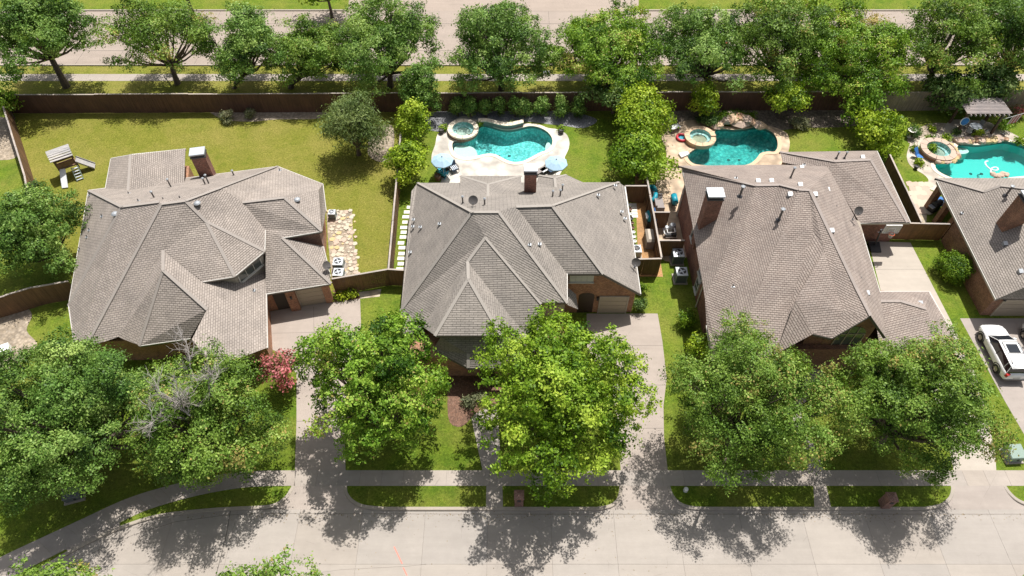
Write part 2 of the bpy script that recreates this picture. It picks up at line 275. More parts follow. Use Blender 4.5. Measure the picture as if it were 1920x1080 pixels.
# ------------------------------------------------------------------ mesh helpers
class MB:
    def __init__(s): s.v = []; s.f = []; s.fuv = {}
    def face(s, pts):
        i = len(s.v); s.v += [tuple(p) for p in pts]; s.f.append(tuple(range(i, i+len(pts)))); return s
    def add(s, vs, fs, M=None):
        i = len(s.v)
        s.v += [tuple(M @ Vector(p)) for p in vs] if M else [tuple(p) for p in vs]
        s.f += [tuple(a+i for a in f) for f in fs]; return s
    def box(s, c, d, rz=0, M=None):
        x, y, z = d[0]/2, d[1]/2, d[2]/2
        m = Matrix.Translation(c) @ Matrix.Rotation(rz, 4, 'Z')
        if M: m = M @ m
        vs = [(-x, -y, -z), (x, -y, -z), (x, y, -z), (-x, y, -z), (-x, -y, z), (x, -y, z), (x, y, z), (-x, y, z)]
        return s.add(vs, [(0, 3, 2, 1), (4, 5, 6, 7), (0, 1, 5, 4), (1, 2, 6, 5), (2, 3, 7, 6), (3, 0, 4, 7)], m)
    def beam(s, a, b, wdt, hgt):
        a, b = Vector(a), Vector(b); d = b-a; L = d.length
        q = d.to_track_quat('X', 'Z').to_matrix().to_4x4()
        return s.box((L/2, 0, 0), (L, wdt, hgt), 0, Matrix.Translation(a) @ q)
    def prism(s, poly, z0, z1, bottom=False):
        n = len(poly); zz0 = z0 if isinstance(z0, (list, tuple)) else [z0]*n; zz1 = z1 if isinstance(z1, (list, tuple)) else [z1]*n
        ar = sum(poly[i][0]*poly[(i+1) % n][1]-poly[(i+1) % n][0]*poly[i][1] for i in range(n))
        idx = list(range(n)) if ar > 0 else list(range(n))[::-1]
        po = [poly[i] for i in idx]; a = [zz0[i] for i in idx]; b = [zz1[i] for i in idx]
        vs = [(p[0], p[1], q) for p, q in zip(po, a)] + [(p[0], p[1], q) for p, q in zip(po, b)]
        fs = [(i, (i+1) % n, n+(i+1) % n, n+i) for i in range(n)]
        tr = geometry.tessellate_polygon([[Vector((p[0], p[1], 0)) for p in po]])
        for t in tr:
            t = ccw(t, po); fs.append(tuple(n+k for k in t))
            if bottom: fs.append(tuple(t[::-1]))
        return s.add(vs, fs)
    def tube(s, pts, r, n=6, cap=True):
        pts = [Vector(p) for p in pts]; rs = r if isinstance(r, (list, tuple)) else [r]*len(pts)
        vs = []; up = None
        for i, p in enumerate(pts):
            d = (pts[min(i+1, len(pts)-1)] - pts[max(i-1, 0)]).normalized()
            ref = Vector((0, 0, 1)) if abs(d.z) < .9 else Vector((1, 0, 0))
            x = d.cross(ref).normalized(); y = d.cross(x)
            vs += [p + (x*math.cos(2*math.pi*k/n) + y*math.sin(2*math.pi*k/n))*rs[i] for k in range(n)]
        fs = [(i*n+k, i*n+(k+1) % n, (i+1)*n+(k+1) % n, (i+1)*n+k) for i in range(len(pts)-1) for k in range(n)]
        if cap: fs += [tuple(range(n))[::-1], tuple((len(pts)-1)*n+k for k in range(n))]
        return s.add(vs, [f[::-1] for f in fs])
    def lathe(s, prof, c=(0, 0, 0), n=20, cap=True, M=None):
        vs = []; fs = []
        for r, z in prof: vs += [(c[0]+r*math.cos(2*math.pi*k/n), c[1]+r*math.sin(2*math.pi*k/n), c[2]+z) for k in range(n)]
        for i in range(len(prof)-1): fs += [(i*n+k, i*n+(k+1) % n, (i+1)*n+(k+1) % n, (i+1)*n+k) for k in range(n)]
        if cap: fs += [tuple(range(n))[::-1], tuple((len(prof)-1)*n+k for k in range(n))]
        return s.add(vs, fs, M)
    def build(s, name, mat, parent=None, smooth=False, **tags):
        off = Vector((0, 0, 0))
        if parent is not None and parent.get('_abs') is not None: off = Vector(parent['_abs'])
        me = bpy.data.meshes.new(name)
        vs = np.array(s.v, dtype=np.float64) - np.array(off)
        me.from_pydata(vs.tolist(), [], s.f)
        me.materials.append(MATS[mat] if isinstance(mat, str) else mat)
        uvl = me.uv_layers.new(name='UVMap'); ar = np.zeros((len(me.loops), 2))
        V = np.array(s.v)
        for p in me.polygons:
            nx, ny, nz = p.normal; h = math.hypot(nx, ny)
            hx, hy = (-ny/h, nx/h) if h > 1e-4 else (1., 0.)
            ux, uy, uz = -nz*hy, nz*hx, 0.
            ux, uy, uz = (ny*0 - nz*hy, nz*hx - nx*0, nx*hy - ny*hx)
            if p.index in s.fuv:
                for k_, li in enumerate(p.loop_indices): ar[li] = s.fuv[p.index][k_]
                continue
            for li in p.loop_indices:
                v = V[me.loops[li].vertex_index]; ar[li] = (v[0]*hx+v[1]*hy, v[0]*ux+v[1]*uy+v[2]*uz)
        uvl.data.foreach_set('uv', ar.ravel())
        if smooth: me.polygons.foreach_set('use_smooth', [True]*len(me.polygons))
        o = bpy.data.objects.new(name, me); COL.objects.link(o)
        if parent is not None:
            o.parent = parent
            if parent.get('_abs') is not None: o['_abs'] = list(off)
        for k, v in tags.items(): o[k] = v
        return o
def ccw(t, po):
    a, b, c = (po[k] for k in t)
    return tuple(t) if (b[0]-a[0])*(c[1]-a[1])-(b[1]-a[1])*(c[0]-a[0]) > 0 else tuple(t[::-1])
def thing(name, label, cat, loc=(0, 0, 0), rz=0, group=None, absolute=False):
    o = bpy.data.objects.new(name, None); COL.objects.link(o); o.location = loc; o.rotation_euler = (0, 0, rz)
    o.empty_display_size = .3; o['label'] = label; o['category'] = cat
    if group: o['group'] = group
    if absolute: o['_abs'] = list(loc)
    return o
def tag(o, label, cat, group=None):
    o['label'] = label; o['category'] = cat
    if group: o['group'] = group
    return o
def dup(root, loc=None, rz=None, label=None, scale=None):
    r = root.copy(); COL.objects.link(r)
    if loc is not None: r.location = loc
    if rz is not None: r.rotation_euler = (0, 0, rz)
    if label: r['label'] = label
    if scale: r.scale = scale
    for ch in list(root.children):
        c = ch.copy(); COL.objects.link(c); c.parent = r
        for g in list(ch.children):
            d = g.copy(); COL.objects.link(d); d.parent = c
    return r
def sheet(name, loops, z, mat, kind='structure'):
    """flat sheet; first loop outer, others holes; points are world xy"""
    L = [[Vector((p[0], p[1], 0)) for p in lp] for lp in loops]
    fl = [p for lp in L for p in lp]
    mb = MB(); mb.v = [(p.x, p.y, z) for p in fl]
    mb.f = [ccw(t, fl) for t in geometry.tessellate_polygon(L)]
    o = mb.build(name, mat); o['kind'] = kind; return o
def smoothloop(pts, k=4, closed=True):
    out = []; n = len(pts); rng = range(n) if closed else range(n-1)
    g = lambda i: pts[i % n] if closed else pts[max(0, min(n-1, i))]
    for i in rng:
        p0, p1, p2, p3 = g(i-1), g(i), g(i+1), g(i+2)
        for j in range(k):
            t = j/k
            out.append(tuple(.5*((2*p1[a]) + (-p0[a]+p2[a])*t + (2*p0[a]-5*p1[a]+4*p2[a]-p3[a])*t*t + (-p0[a]+3*p1[a]-3*p2[a]+p3[a])*t**3) for a in (0, 1)))
    if not closed: out.append(tuple(pts[-1][:2]))
    return out
def G(pts, z=0): return [tuple(P(x, y, z)[:2]) for x, y in pts]
def offset(loop, d):
    n = len(loop); out = []
    ar = sum(loop[i][0]*loop[(i+1) % n][1]-loop[(i+1) % n][0]*loop[i][1] for i in range(n)); sg = 1 if ar > 0 else -1
    for i in range(n):
        a, b = Vector(loop[i-1][:2]), Vector(loop[(i+1) % n][:2]); t = (b-a).normalized()
        out.append((loop[i][0]+t.y*d*sg, loop[i][1]-t.x*d*sg))
    return out

# ------------------------------------------------------------------ pools: outlines (needed for the holes in the ground)
pool2 = smoothloop(G(crop(780, 200, 6, [(405, 450), (450, 545), (560, 580), (680, 562), (800, 535), (900, 545), (985, 590), (1080, 626), (1190, 622), (1290, 578), (1400, 520), (1490, 485), (1535, 420), (1530, 350), (1480, 285), (1390, 235), (1290, 218), (1200, 235), (1100, 258), (1010, 262), (920, 245), (830, 215), (740, 205), (690, 250), (640, 330), (540, 385), (430, 390)])))
pool3 = smoothloop(G(crop(1220, 190, 6, [(440, 575), (415, 640), (480, 705), (600, 725), (800, 735), (1010, 730), (1120, 705), (1190, 650), (1240, 590), (1320, 570), (1395, 570), (1430, 510), (1420, 420), (1370, 350), (1270, 300), (1170, 290), (1060, 310), (940, 320), (820, 310), (730, 320), (700, 400), (640, 480), (540, 520)])))
pool4 = smoothloop(G(crop(1660, 180, 6.75, [(625, 880), (650, 940), (740, 1000), (900, 1060), (1100, 1090), (1350, 1085), (1560, 1040), (1800, 1010), (1950, 930), (1930, 780), (1800, 660), (1640, 600), (1500, 575), (1330, 600), (1150, 620), (960, 600), (900, 650), (890, 730), (800, 800), (680, 830)])))
# spas: centre, outer radius, inner radius, height
SPA2 = (P(780+530/6, 200+262/6, .3), 1.62, 1.12, .5); SPA3 = (P(1220+555/6, 190+405/6, .3), 1.62, 1.1, .5); SPA4 = (P(1660+665/6.75, 180+690/6.75, .3), 1.75, 1.15, .55)

# ------------------------------------------------------------------ ground, street, walks
left_kerb = smoothloop(G([(-260, 1290), (-60, 1150), (60, 1078), (130, 1036), (185, 1008), (232, 988), (300, 968), (400, 957), (480, 953), (512, 949), (535, 936), (548, 918), (551, 911)]), 4, False)
k2 = smoothloop(G([(646, 911), (648, 926), (660, 941), (682, 951), (720, 955)]), 4, False) + G([(912, 955), (1110, 955)]) + smoothloop(G([(1120, 955), (1145, 950), (1160, 938), (1165, 922), (1166, 911)]), 4, False)
k3 = smoothloop(G([(1252, 911), (1258, 928), (1272, 944), (1295, 953), (1330, 955)]), 4, False) + G([(1500, 955), (1720, 955)]) + smoothloop(G([(1735, 955), (1765, 949), (1783, 935), (1788, 920), (1787, 911)]), 4, False)
k4 = smoothloop(G([(1882, 911), (1892, 925), (1910, 940), (1940, 950), (1990, 955)]), 4, False) + [(P(2000, 955).x+60, P(960, 955).y)]
front = left_kerb + k2 + k3 + k4
ground_outer = [(-400, -60), (left_kerb[0][0]-30, -60)] + front + [(400, front[-1][1]), (400, 700), (-400, 700)]
sheet('ground', [ground_outer, pool2, pool3, pool4], 0, 'lawn_green')
sheet('street_bed', [[(-400, -200), (400, -200), (400, 19), (-400, 19)]], -.15, 'joint')
# street panels cut by saw joints: every panel a slab of its own
st = bpy.data.objects.new('street', None); COL.objects.link(st); st['kind'] = 'structure'
YJ = [P(960, 958).y+.15, P(960, 1057).y]; YJ += [YJ[1]-3.55, YJ[1]-7.1, YJ[1]-10.6, YJ[1]-14]
xs = [P(1037, 1075).x + 4.28*i for i in range(-12, 13)]
slabmesh = {}
for j in range(len(YJ)-1):
    for x in xs:
        if x > 60 or x < -60: continue
        hgt = YJ[j]-YJ[j+1]; key = round(hgt, 2)
        if key not in slabmesh:
            o = MB().prism([(0, -hgt+.012), (4.268, -hgt+.012), (4.268, 0), (0, 0)], -.06, 0).build('slab', 'street_concrete', st); slabmesh[key] = o.data
        else:
            o = bpy.data.objects.new('slab', slabmesh[key]); COL.objects.link(o); o.parent = st
        o.location = (x, YJ[j], -.12)
# kerbs
def kerb(path, wd=.17, top=.02, bot=-.14):
    mb = MB(); p = [Vector((a[0], a[1])) for a in path]; nrm = []
    for i in range(len(p)):
        t = (p[min(i+1, len(p)-1)]-p[max(i-1, 0)]).normalized(); nrm.append(Vector((-t.y, t.x)))
    a = [p[i]-nrm[i]*.06 for i in range(len(p))]; b = [p[i]+nrm[i]*wd for i in range(len(p))]
    for i in range(len(p)-1):
        mb.face([(*a[i], bot), (*a[i+1], bot), (*a[i+1], top-.03), (*a[i], top-.03)])
        mb.face([(*a[i], top-.03), (*a[i+1], top-.03), (*(a[i+1]+nrm[i+1]*.04), top), (*(a[i]+nrm[i]*.04), top)])
        mb.face([(*(a[i]+nrm[i]*.04), top), (*(a[i+1]+nrm[i+1]*.04), top), (*b[i+1], top), (*b[i], top)])
        mb.face([(*b[i], top), (*b[i+1], top), (*b[i+1], -.02), (*b[i], -.02)])
    o = mb.build('kerb', 'kerb_concrete'); o['kind'] = 'structure'
for k in (left_kerb, k2, k3, k4): kerb(k)
opp = [(120, 8.7)] + smoothloop([(-20, 8.7), (-25, 8.0), (-29, 5.5), (-33, 1), (-40, -9)], 4, False)
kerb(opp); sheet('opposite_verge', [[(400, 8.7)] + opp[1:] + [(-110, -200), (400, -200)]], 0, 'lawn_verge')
# aprons slope from the walk down to the street
def apron(left, right):
    yt, yb = P(960, 911).y, YJ[0]-.005
    zz = lambda y: .016 - .134*max(0, min(1, (yt-y)/(yt-yb)))
    pts = left[::-1] + right
    poly = pts + [(right[-1][0]+.0, yb), (left[0][0], yb)]
    tr = geometry.tessellate_polygon([[Vector((a[0], a[1], 0)) for a in poly]])
    mb = MB(); mb.v = [(a[0], a[1], zz(a[1])) for a in poly]; mb.f = [ccw(t, poly) for t in tr]
    o = mb.build('driveway_apron', 'drive_concrete'); o['kind'] = 'structure'
apron([p for p in left_kerb if p[0] > P(500, 950).x][::-1], k2[:17])
apron(k2[-17:][::-1], k3[:17]); apron(k3[-17:][::-1], k4[:17])
# dropped kerb walkways (short concrete links between walk and street), front walks, driveways
def drive(name, pts, z, mat, px=True):
    o = sheet(name, [G(pts) if px else pts], z, mat); return o
drive('driveway', [(503, 585), (622, 562), (675, 555), (677, 610), (652, 700), (645, 800), (648, 883), (553, 883), (556, 790), (556, 700), (520, 660), (503, 652)], .008, 'drive_concrete')
drive('driveway', [(1100, 588), (1233, 588), (1242, 640), (1250, 710), (1244, 760), (1245, 820), (1252, 883), (1164, 883), (1160, 833), (1150, 740), (1100, 650)], .008, 'drive_concrete')
drive('driveway', [(1628, 452), (1707, 455), (1782, 600), (1830, 705), (1853, 790), (1866, 850), (1868, 883), (1788, 883), (1772, 800), (1735, 700), (1690, 600), (1655, 560)], .008, 'court_concrete')
drive('driveway', [(1800, 597), (2060, 597), (2200, 900), (1990, 883), (1935, 840), (1884, 752)], .008, 'drive_concrete')
drive('pavement_link', [(912, 910), (942, 910), (943, 954), (911, 954)], .010, 'walk_concrete')
drive('pavement_link', [(1525, 910), (1549, 910), (1559, 954), (1527, 954)], .010, 'walk_concrete')
drive('pavement_link', [(222, 966), (225, 986), (130, 1034), (106, 1020)], .010, 'drive_concrete')
drive('front_path', [(870, 720), (930, 720), (940, 883), (905, 883)], .010, 'walk_concrete')
drive('front_path', [(1470, 730), (1530, 690), (1545, 700), (1500, 770), (1545, 883), (1515, 883)], .010, 'walk_concrete')
for (xa, ya, xb, yb) in ((1152, 722, 1250, 722), (1158, 803, 1244, 803), (1100, 648, 1243, 648), (588, 575, 590, 700), (505, 625, 668, 622), (556, 790, 646, 790), (556, 700, 650, 703), (1640, 505, 1732, 505), (1812, 660, 2090, 660), (1850, 720, 2120, 720)):
    A, B = P(xa, ya), P(xb, yb); nn = Vector((-(B-A).y, (B-A).x, 0)).normalized()*.012
    sheet('driveway_joint', [[tuple((A+nn)[:2]), tuple((A-nn)[:2]), tuple((B-nn)[:2]), tuple((B+nn)[:2])]], .012, 'joint')
# sidewalk, slab by slab
swk = bpy.data.objects.new('sidewalk', None); COL.objects.link(swk); swk['kind'] = 'structure'
ys0, ys1 = P(960, 911).y, P(960, 882).y
sw_mesh = MB().prism([(0, 0), (1.508, 0), (1.508, ys1-ys0), (0, ys1-ys0)], -.05, .018).build('slab', 'walk_concrete', swk)
sw_mesh.location = (P(553, 900).x, ys0, 0)
for i in range(1, 44):
    o = bpy.data.objects.new('slab', sw_mesh.data); COL.objects.link(o); o.parent = swk; o.location = (P(553, 900).x + 1.52*i, ys0, 0)
curve_up = smoothloop(G([(553, 882), (460, 884), (380, 896), (300, 915), (230, 938), (150, 975), (70, 1012), (-20, 1055), (-160, 1130)]), 6, False)
curve_dn = smoothloop(G([(553, 911), (470, 913), (395, 924), (325, 941), (262, 962), (185, 1000), (100, 1042), (10, 1090), (-120, 1165)]), 6, False)
for i in range(0, len(curve_up)-1):
    if i % 2: continue
    a, b, c, d = curve_up[i], curve_up[min(i+2, len(curve_up)-1)], curve_dn[min(i+2, len(curve_dn)-1)], curve_dn[i]
    q = [a, b, c, d]; cx = sum(p[0] for p in q)/4; cy = sum(p[1] for p in q)/4
    q = [(cx+(p[0]-cx)*.992, cy+(p[1]-cy)*.992) for p in q]
    MB().prism(q, -.05, .018).build('slab', 'walk_concrete', swk)
sheet('sidewalk_joint_bed', [[(P(540, 900).x, ys0), (75, ys0), (75, ys1), (P(540, 900).x, ys1)]], .006, 'joint')
# lawns of their own tint
sheet('back_lawn', [G([(28, 214), (752, 209), (742, 350), (729, 520), (622, 545), (400, 560), (160, 560), (70, 420)])], .004, 'lawn_olive')
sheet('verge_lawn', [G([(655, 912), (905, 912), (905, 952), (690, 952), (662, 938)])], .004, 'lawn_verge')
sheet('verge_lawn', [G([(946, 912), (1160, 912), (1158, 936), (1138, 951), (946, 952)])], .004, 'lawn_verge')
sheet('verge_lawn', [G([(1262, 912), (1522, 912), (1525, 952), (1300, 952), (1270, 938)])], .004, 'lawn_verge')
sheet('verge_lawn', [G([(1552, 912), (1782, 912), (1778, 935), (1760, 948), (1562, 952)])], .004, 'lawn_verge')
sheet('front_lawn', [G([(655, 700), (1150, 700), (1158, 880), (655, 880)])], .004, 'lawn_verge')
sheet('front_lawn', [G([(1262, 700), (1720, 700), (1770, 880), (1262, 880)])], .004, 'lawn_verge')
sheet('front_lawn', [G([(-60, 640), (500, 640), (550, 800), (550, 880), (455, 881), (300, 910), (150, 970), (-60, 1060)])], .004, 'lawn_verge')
sheet('far_verge', [[(-140, 58.9), (-53, 60.15), (39, 61.05), (140, 61.9), (140, P(0, 122).y), (-140, P(0, 122).y)]], .008, 'lawn_far')
# bare and planted beds
sheet('bare_earth', [smoothloop(G([(2, 590), (40, 572), (60, 590), (50, 620), (70, 650), (20, 690), (-40, 690), (-40, 600)]))], .008, 'bare_earth')
sheet('bare_earth', [smoothloop(G([(-20, 225), (22, 225), (30, 260), (34, 290), (10, 300), (-30, 290)]))], .008, 'bare_earth')
sheet('bare_earth', [smoothloop(G([(700, 245), (735, 235), (738, 280), (725, 305), (690, 290)]))], .010, 'bare_earth')
sheet('planting_bed', [smoothloop(G([(405, 205), (600, 205), (600, 222), (520, 224), (470, 228), (420, 224)]), 3)], .010, 'bare_earth')
sheet('mulch_bed', [G([(624, 545), (672, 538), (676, 560), (628, 567)])], .010, 'mulch')
sheet('stone_bed', [G([(672, 548), (715, 542), (712, 556), (676, 560)])], .011, 'flagstone')
sheet('mulch_bed', [smoothloop(G([(855, 690), (960, 690), (965, 740), (900, 770), (865, 800), (840, 780)]))], .0145, 'mulch')
sheet('gravel_bed', [smoothloop(G([(800, 212), (900, 208), (1000, 208), (1080, 212), (1120, 225), (1095, 240), (1060, 236), (1030, 233), (985, 228), (958, 232), (925, 230), (900, 226), (865, 236), (840, 246), (815, 246), (800, 240)]), 3)], .006, 'gravel')
sheet('shade_bed', [smoothloop(G([(1262, 206), (1400, 204), (1600, 204), (1640, 214), (1605, 236), (1500, 240), (1462, 244), (1440, 236), (1400, 232), (1340, 236), (1300, 230), (1262, 240), (1240, 235)]), 3)], .006, 'soil')
sheet('shade_bed', [smoothloop(G([(1700, 262), (1740, 232), (1790, 236), (1760, 262), (1725, 272)]), 3)], .010, 'bare_earth')
sheet('side_yard', [G([(1190, 330), (1212, 330), (1243, 519), (1198, 519)])], .010, 'decomposed')
# decks around the pools
deck2 = smoothloop(G(crop(780, 200, 6, [(235, 330), (215, 430), (178, 540), (180, 640), (245, 715), (285, 800), (300, 900), (600, 1000), (1000, 1000), (1400, 1000), (1560, 900), (1620, 760), (1665, 690), (1690, 630), (1672, 575), (1715, 480), (1725, 390), (1690, 310), (1600, 258), (1490, 240), (1380, 205), (1210, 185), (1100, 205), (1000, 215), (850, 180), (700, 150), (520, 110), (350, 210), (270, 280)])), 4)
sheet('pool_deck', [deck2, pool2], .016, 'travertine')
deck3 = smoothloop(G([(1240, 250), (1270, 232), (1300, 225), (1360, 238), (1420, 232), (1468, 245), (1480, 262), (1478, 285), (1462, 312), (1400, 330), (1300, 400), (1290, 480), (1235, 480), (1222, 380), (1235, 330), (1250, 290)]), 4)
sheet('pool_deck', [deck3, pool3], .016, 'tan_deck')
deck4 = smoothloop(G(crop(1660, 180, 6.75, [(340, 560), (300, 640), (270, 760), (300, 860), (380, 930), (480, 990), (545, 1060), (560, 1180), (900, 1240), (1500, 1200), (2100, 1150), (2100, 760), (1900, 600), (1700, 520), (1560, 450), (1420, 400), (1300, 330), (1000, 300), (820, 310), (740, 400), (640, 480), (470, 525)])), 4)
sheet('pool_deck', [deck4, pool4], .016, 'travertine2')
patio4 = G([(1702, 342), (1742, 342), (1740, 372), (1735, 440), (1722, 440)])
sheet('patio_bed', [patio4], .012, 'flagstone')
random.seed(5)
pt = bpy.data.objects.new('stone_patio', None); COL.objects.link(pt); pt['kind'] = 'structure'
for i in range(7):
    for j in range(4):
        cx, cy = 1707 + j*11.5 + (i % 2)*4 + i*1.6, 346 + i*8.5
        if cx > 1746: continue
        c = P(cx, cy); q = [(c.x+.46*math.cos(a)*random.uniform(.85, 1.1), c.y+.46*math.sin(a)*random.uniform(.8, 1.15)) for a in [k*math.pi/3+.3 for k in range(6)]]
        MB().prism(q, 0, .03+.0015*(i*4+j)).build('flagstone', random.choice(['flag_cream', 'flag_pink', 'flag_cream']), pt)
# back road, kerbs, walk
yr0, yr1 = P(0, 122).y, P(0, 21).y
sheet('back_road', [[(-200, yr0), (200, yr0), (200, yr1), (-200, yr1)]], .010, 'road_concrete')
sheet('side_street', [[(P(655, 10).x, yr1-.02), (P(1195, 10).x, yr1-.02), (26, 170), (-28, 170)]], .010, 'road_concrete')
bwk = bpy.data.objects.new('back_sidewalk', None); COL.objects.link(bwk); bwk['kind'] = 'structure'
yb0, yb1 = P(0, 152).y, P(0, 139).y
b0 = MB().prism([(0, 0), (1.808, 0), (1.808, yb1-yb0), (0, yb1-yb0)], -.03, .02).build('slab', 'walk_concrete', bwk); b0.location = (-70, yb0, 0)
for i in range(1, 80):
    o = bpy.data.objects.new('slab', b0.data); COL.objects.link(o); o.parent = bwk; o.location = (-70+1.82*i, yb0, 0)
for (x0, x1, y) in ((-200, 200, yr0-.1), (-200, P(650, 20).x, yr1+.1), (P(1200, 20).x, 200, yr1+.1)):
    o = MB().box(((x0+x1)/2, y, .05), (x1-x0, .2, .16)).build('kerb', 'kerb_concrete'); o['kind'] = 'structure'
for k in range(1, 4):   # joints sawn along the road
    yy = yr0 + (yr1-yr0)*k/4
    o = sheet('road_joint', [[(-120, yy-.03), (120, yy-.03), (120, yy+.03), (-120, yy+.03)]], .016, 'joint' if k != 2 else 'kerb_concrete')
for k in range(-24, 25):
    x = k*4.6; o = sheet('road_joint', [[(x-.015, yr0), (x+.015, yr0), (x+.015, yr1), (x-.015, yr1)]], .015, 'joint')
sheet('median_lawn', [smoothloop(G([(1203, 4), (1240, 2), (1262, 12), (1255, 20), (1215, 19)]))], .03, 'lawn_green')
def stroke(name, pts, wd, z, mat):
    A = [P(x, y, z) for x, y in pts]; lft = []; rgt = []
    for i in range(len(A)):
        d = (A[min(i+1, len(A)-1)]-A[max(i-1, 0)]).normalized(); nn = Vector((-d.y, d.x, 0))*wd/2; lft.append(tuple((A[i]+nn)[:2])); rgt.append(tuple((A[i]-nn)[:2]))
    return sheet(name, [lft+rgt[::-1]], z, mat)
stroke('tar_joint', [(432, 958), (425, 1000), (415, 1040), (405, 1079), (400, 1100)], .05, -.115, 'joint')
stroke('gutter_joint', [(480, 963), (700, 963.5), (1000, 964), (1400, 964), (1960, 964)], .025, -.1155, 'joint')
stroke('gutter_joint', [(90, 1078), (170, 1038), (250, 1003), (330, 978), (420, 966), (480, 963)], .025, -.1155, 'joint')
stroke('street_crack', [(560, 1079), (640, 1068), (760, 1062), (800, 1058)], .012, -.1145, 'joint')
# red utility paint on the street
for a, b in (((739, 1025), (754, 1057)), ((756, 1064), (763, 1079))):
    A, B = P(*a, -.12), P(*b, -.12); d = (B-A).normalized()*.0; nn = Vector((-(B-A).y, (B-A).x, 0)).normalized()*.035
    sheet('paint_mark', [[tuple((A+nn)[:2]), tuple((A-nn)[:2]), tuple((B-nn)[:2]), tuple((B+nn)[:2])]], -.114, 'red_paint')

# ------------------------------------------------------------------ pools
def inside(p, loop):
    c = False; n = len(loop)
    for i in range(n):
        a, b = loop[i], loop[(i+1) % n]
        if (a[1] > p[1]) != (b[1] > p[1]) and p[0] < (b[0]-a[0])*(p[1]-a[1])/(b[1]-a[1])+a[0]: c = not c
    return c
def pool(name, label, loop, basin, water, dep, cope, loc, shelf=None, copew=.38, deepx=None):
    t = thing(name, label, 'swimming pool', loc, absolute=True)
    mb = MB(); n = len(loop)
    ar = sum(loop[i][0]*loop[(i+1) % n][1]-loop[(i+1) % n][0]*loop[i][1] for i in range(n))
    lp = loop if ar > 0 else loop[::-1]
    inn = offset(lp, -.5)
    tb = MB()
    for i in range(n):
        a, b = lp[i], lp[(i+1) % n]; c, d = inn[i], inn[(i+1) % n]
        tb.face([(*b, 0.02), (*a, 0.02), (*a, -.3), (*b, -.3)])
        mb.face([(*b, -.3), (*a, -.3), (*a, -dep+.3), (*b, -dep+.3)])
        mb.face([(*b, -dep+.3), (*a, -dep+.3), (*c, -dep), (*d, -dep)])
    fl = inn; tr = geometry.tessellate_polygon([[Vector((*p, 0)) for p in fl]])
    mb.add([(*p, -dep) for p in fl], [ccw(x, fl) for x in tr])
    mb.build('basin', basin, t); tb.build('tile_band', 'tile_band', t)
    if shelf:
        for sp, z, m_ in shelf: MB().prism(sp, -dep-.05, z).build('shelf', m_, t)
    wl = offset(lp, .05)
    MB().prism(wl, -dep-.3, -.10, True).build('water', water, t, smooth=False)
    dc = (sum(p[0] for p in lp)/n, sum(p[1] for p in lp)/n)
    for dx_ in (-.5, .6): MB().lathe([(.16, -dep), (.16, -dep+.03), (.02, -dep+.05)], (dc[0]+dx_, dc[1]-.4, 0), 14).build('drain', 'metal_dark', t)
    if cope:
        out, inn2 = offset(lp, copew), offset(lp, -.04); step = max(1, n//48)
        for i in range(0, n, step):
            j = min(i+step, n)
            k = list(range(i, j+1)); a = [lp_ for lp_ in k]
            if not COPE_OK(lp[i % n]): continue
            q = [inn2[x % n] for x in k] + [out[x % n] for x in k[::-1]]
            cx = sum(p[0] for p in q)/len(q); cy = sum(p[1] for p in q)/len(q)
            q = [(cx+(p[0]-cx)*.985, cy+(p[1]-cy)*.985) for p in q]
            MB().prism(q, 0, .055).build('coping_stone', cope, t)
    return t
def spa(label, sp, side, cope, loc_, notch):
    c, R, r, h = sp; t = thing('spa', label, 'hot tub', (c.x, c.y, 0)); n = 36
    MB().lathe([(R-.05, 0), (R-.05, h-.06)], n=n, cap=False).build('wall', side, t)
    ins = MB().lathe([(r, h-.02), (r, .15), (r-.35, .12), (r-.38, -.25), (0.01, -.26)], n=n, cap=False); ins.f = [f[::-1] for f in ins.f]
    ins.build('basin', 'plaster_caustic', t)
    MB().lathe([(.01, -.4), (r+.02, -.4), (r+.02, h-.12), (.01, h-.12)], n=n, cap=False).build('water', 'spa_water', t)
    for k in range(12):
        a0, a1 = 2*math.pi*k/12+.012, 2*math.pi*(k+1)/12-.012
        if notch and k in notch: hh = h-.13
        else: hh = h
        q = [(r*math.cos(a0+(a1-a0)*i/3), r*math.sin(a0+(a1-a0)*i/3)) for i in range(4)] + [(R*math.cos(a1-(a1-a0)*i/3), R*math.sin(a1-(a1-a0)*i/3)) for i in range(4)]
        MB().prism(q, h-.18, hh).build('coping_stone', cope, t)
    return t
def ringpoly(px, py, rx, ry, n=18): 
    c = P(px, py); return [(c.x+rx*math.cos(2*math.pi*k/n), c.y+ry*math.sin(2*math.pi*k/n)) for k in range(n)]
COPE_OK = lambda p: True
sh2 = smoothloop(G(crop(780, 200, 6, [(425, 460), (465, 535), (560, 565), (660, 550), (690, 500), (650, 430), (570, 405), (450, 405)])), 3)
pool('swimming_pool', 'freeform turquoise swimming pool with pale sun shelf between two blue umbrellas', pool2, 'plaster_caustic', 'pool_water', 1.5, 'coping', (P(950, 270).x, P(950, 270).y, 0),
     shelf=[(sh2, -.42, 'plaster_shelf'), (ringpoly(1029, 274, .35, 1.2), -.5, 'plaster_shelf')])
pool('swimming_pool', 'freeform teal pool with tan rim and boulder waterfall at its back', pool3, 'plaster_teal', 'pool_water_deep', 1.5, 'coping_tan', (P(1380, 270).x, P(1380, 270).y, 0))
pool('swimming_pool', 'large blue-green pool with a white cleaner hose floating in it', pool4, 'plaster_blue', 'pool_water_deep', 1.4, 'coping', (P(1830, 310).x, P(1830, 310).y, 0),
     shelf=[(ringpoly(1802, 277, 1.0, .5), -.4, 'plaster_shelf')])
spa('round raised spa with cream stone rim beside the turquoise pool', SPA2, 'brick_brown', 'coping', None, (10, 11))
spa('round raised spa with tan rim and small spillway beside the boulder waterfall pool', SPA3, 'coping_tan', 'coping_tan', None, (10, 11))
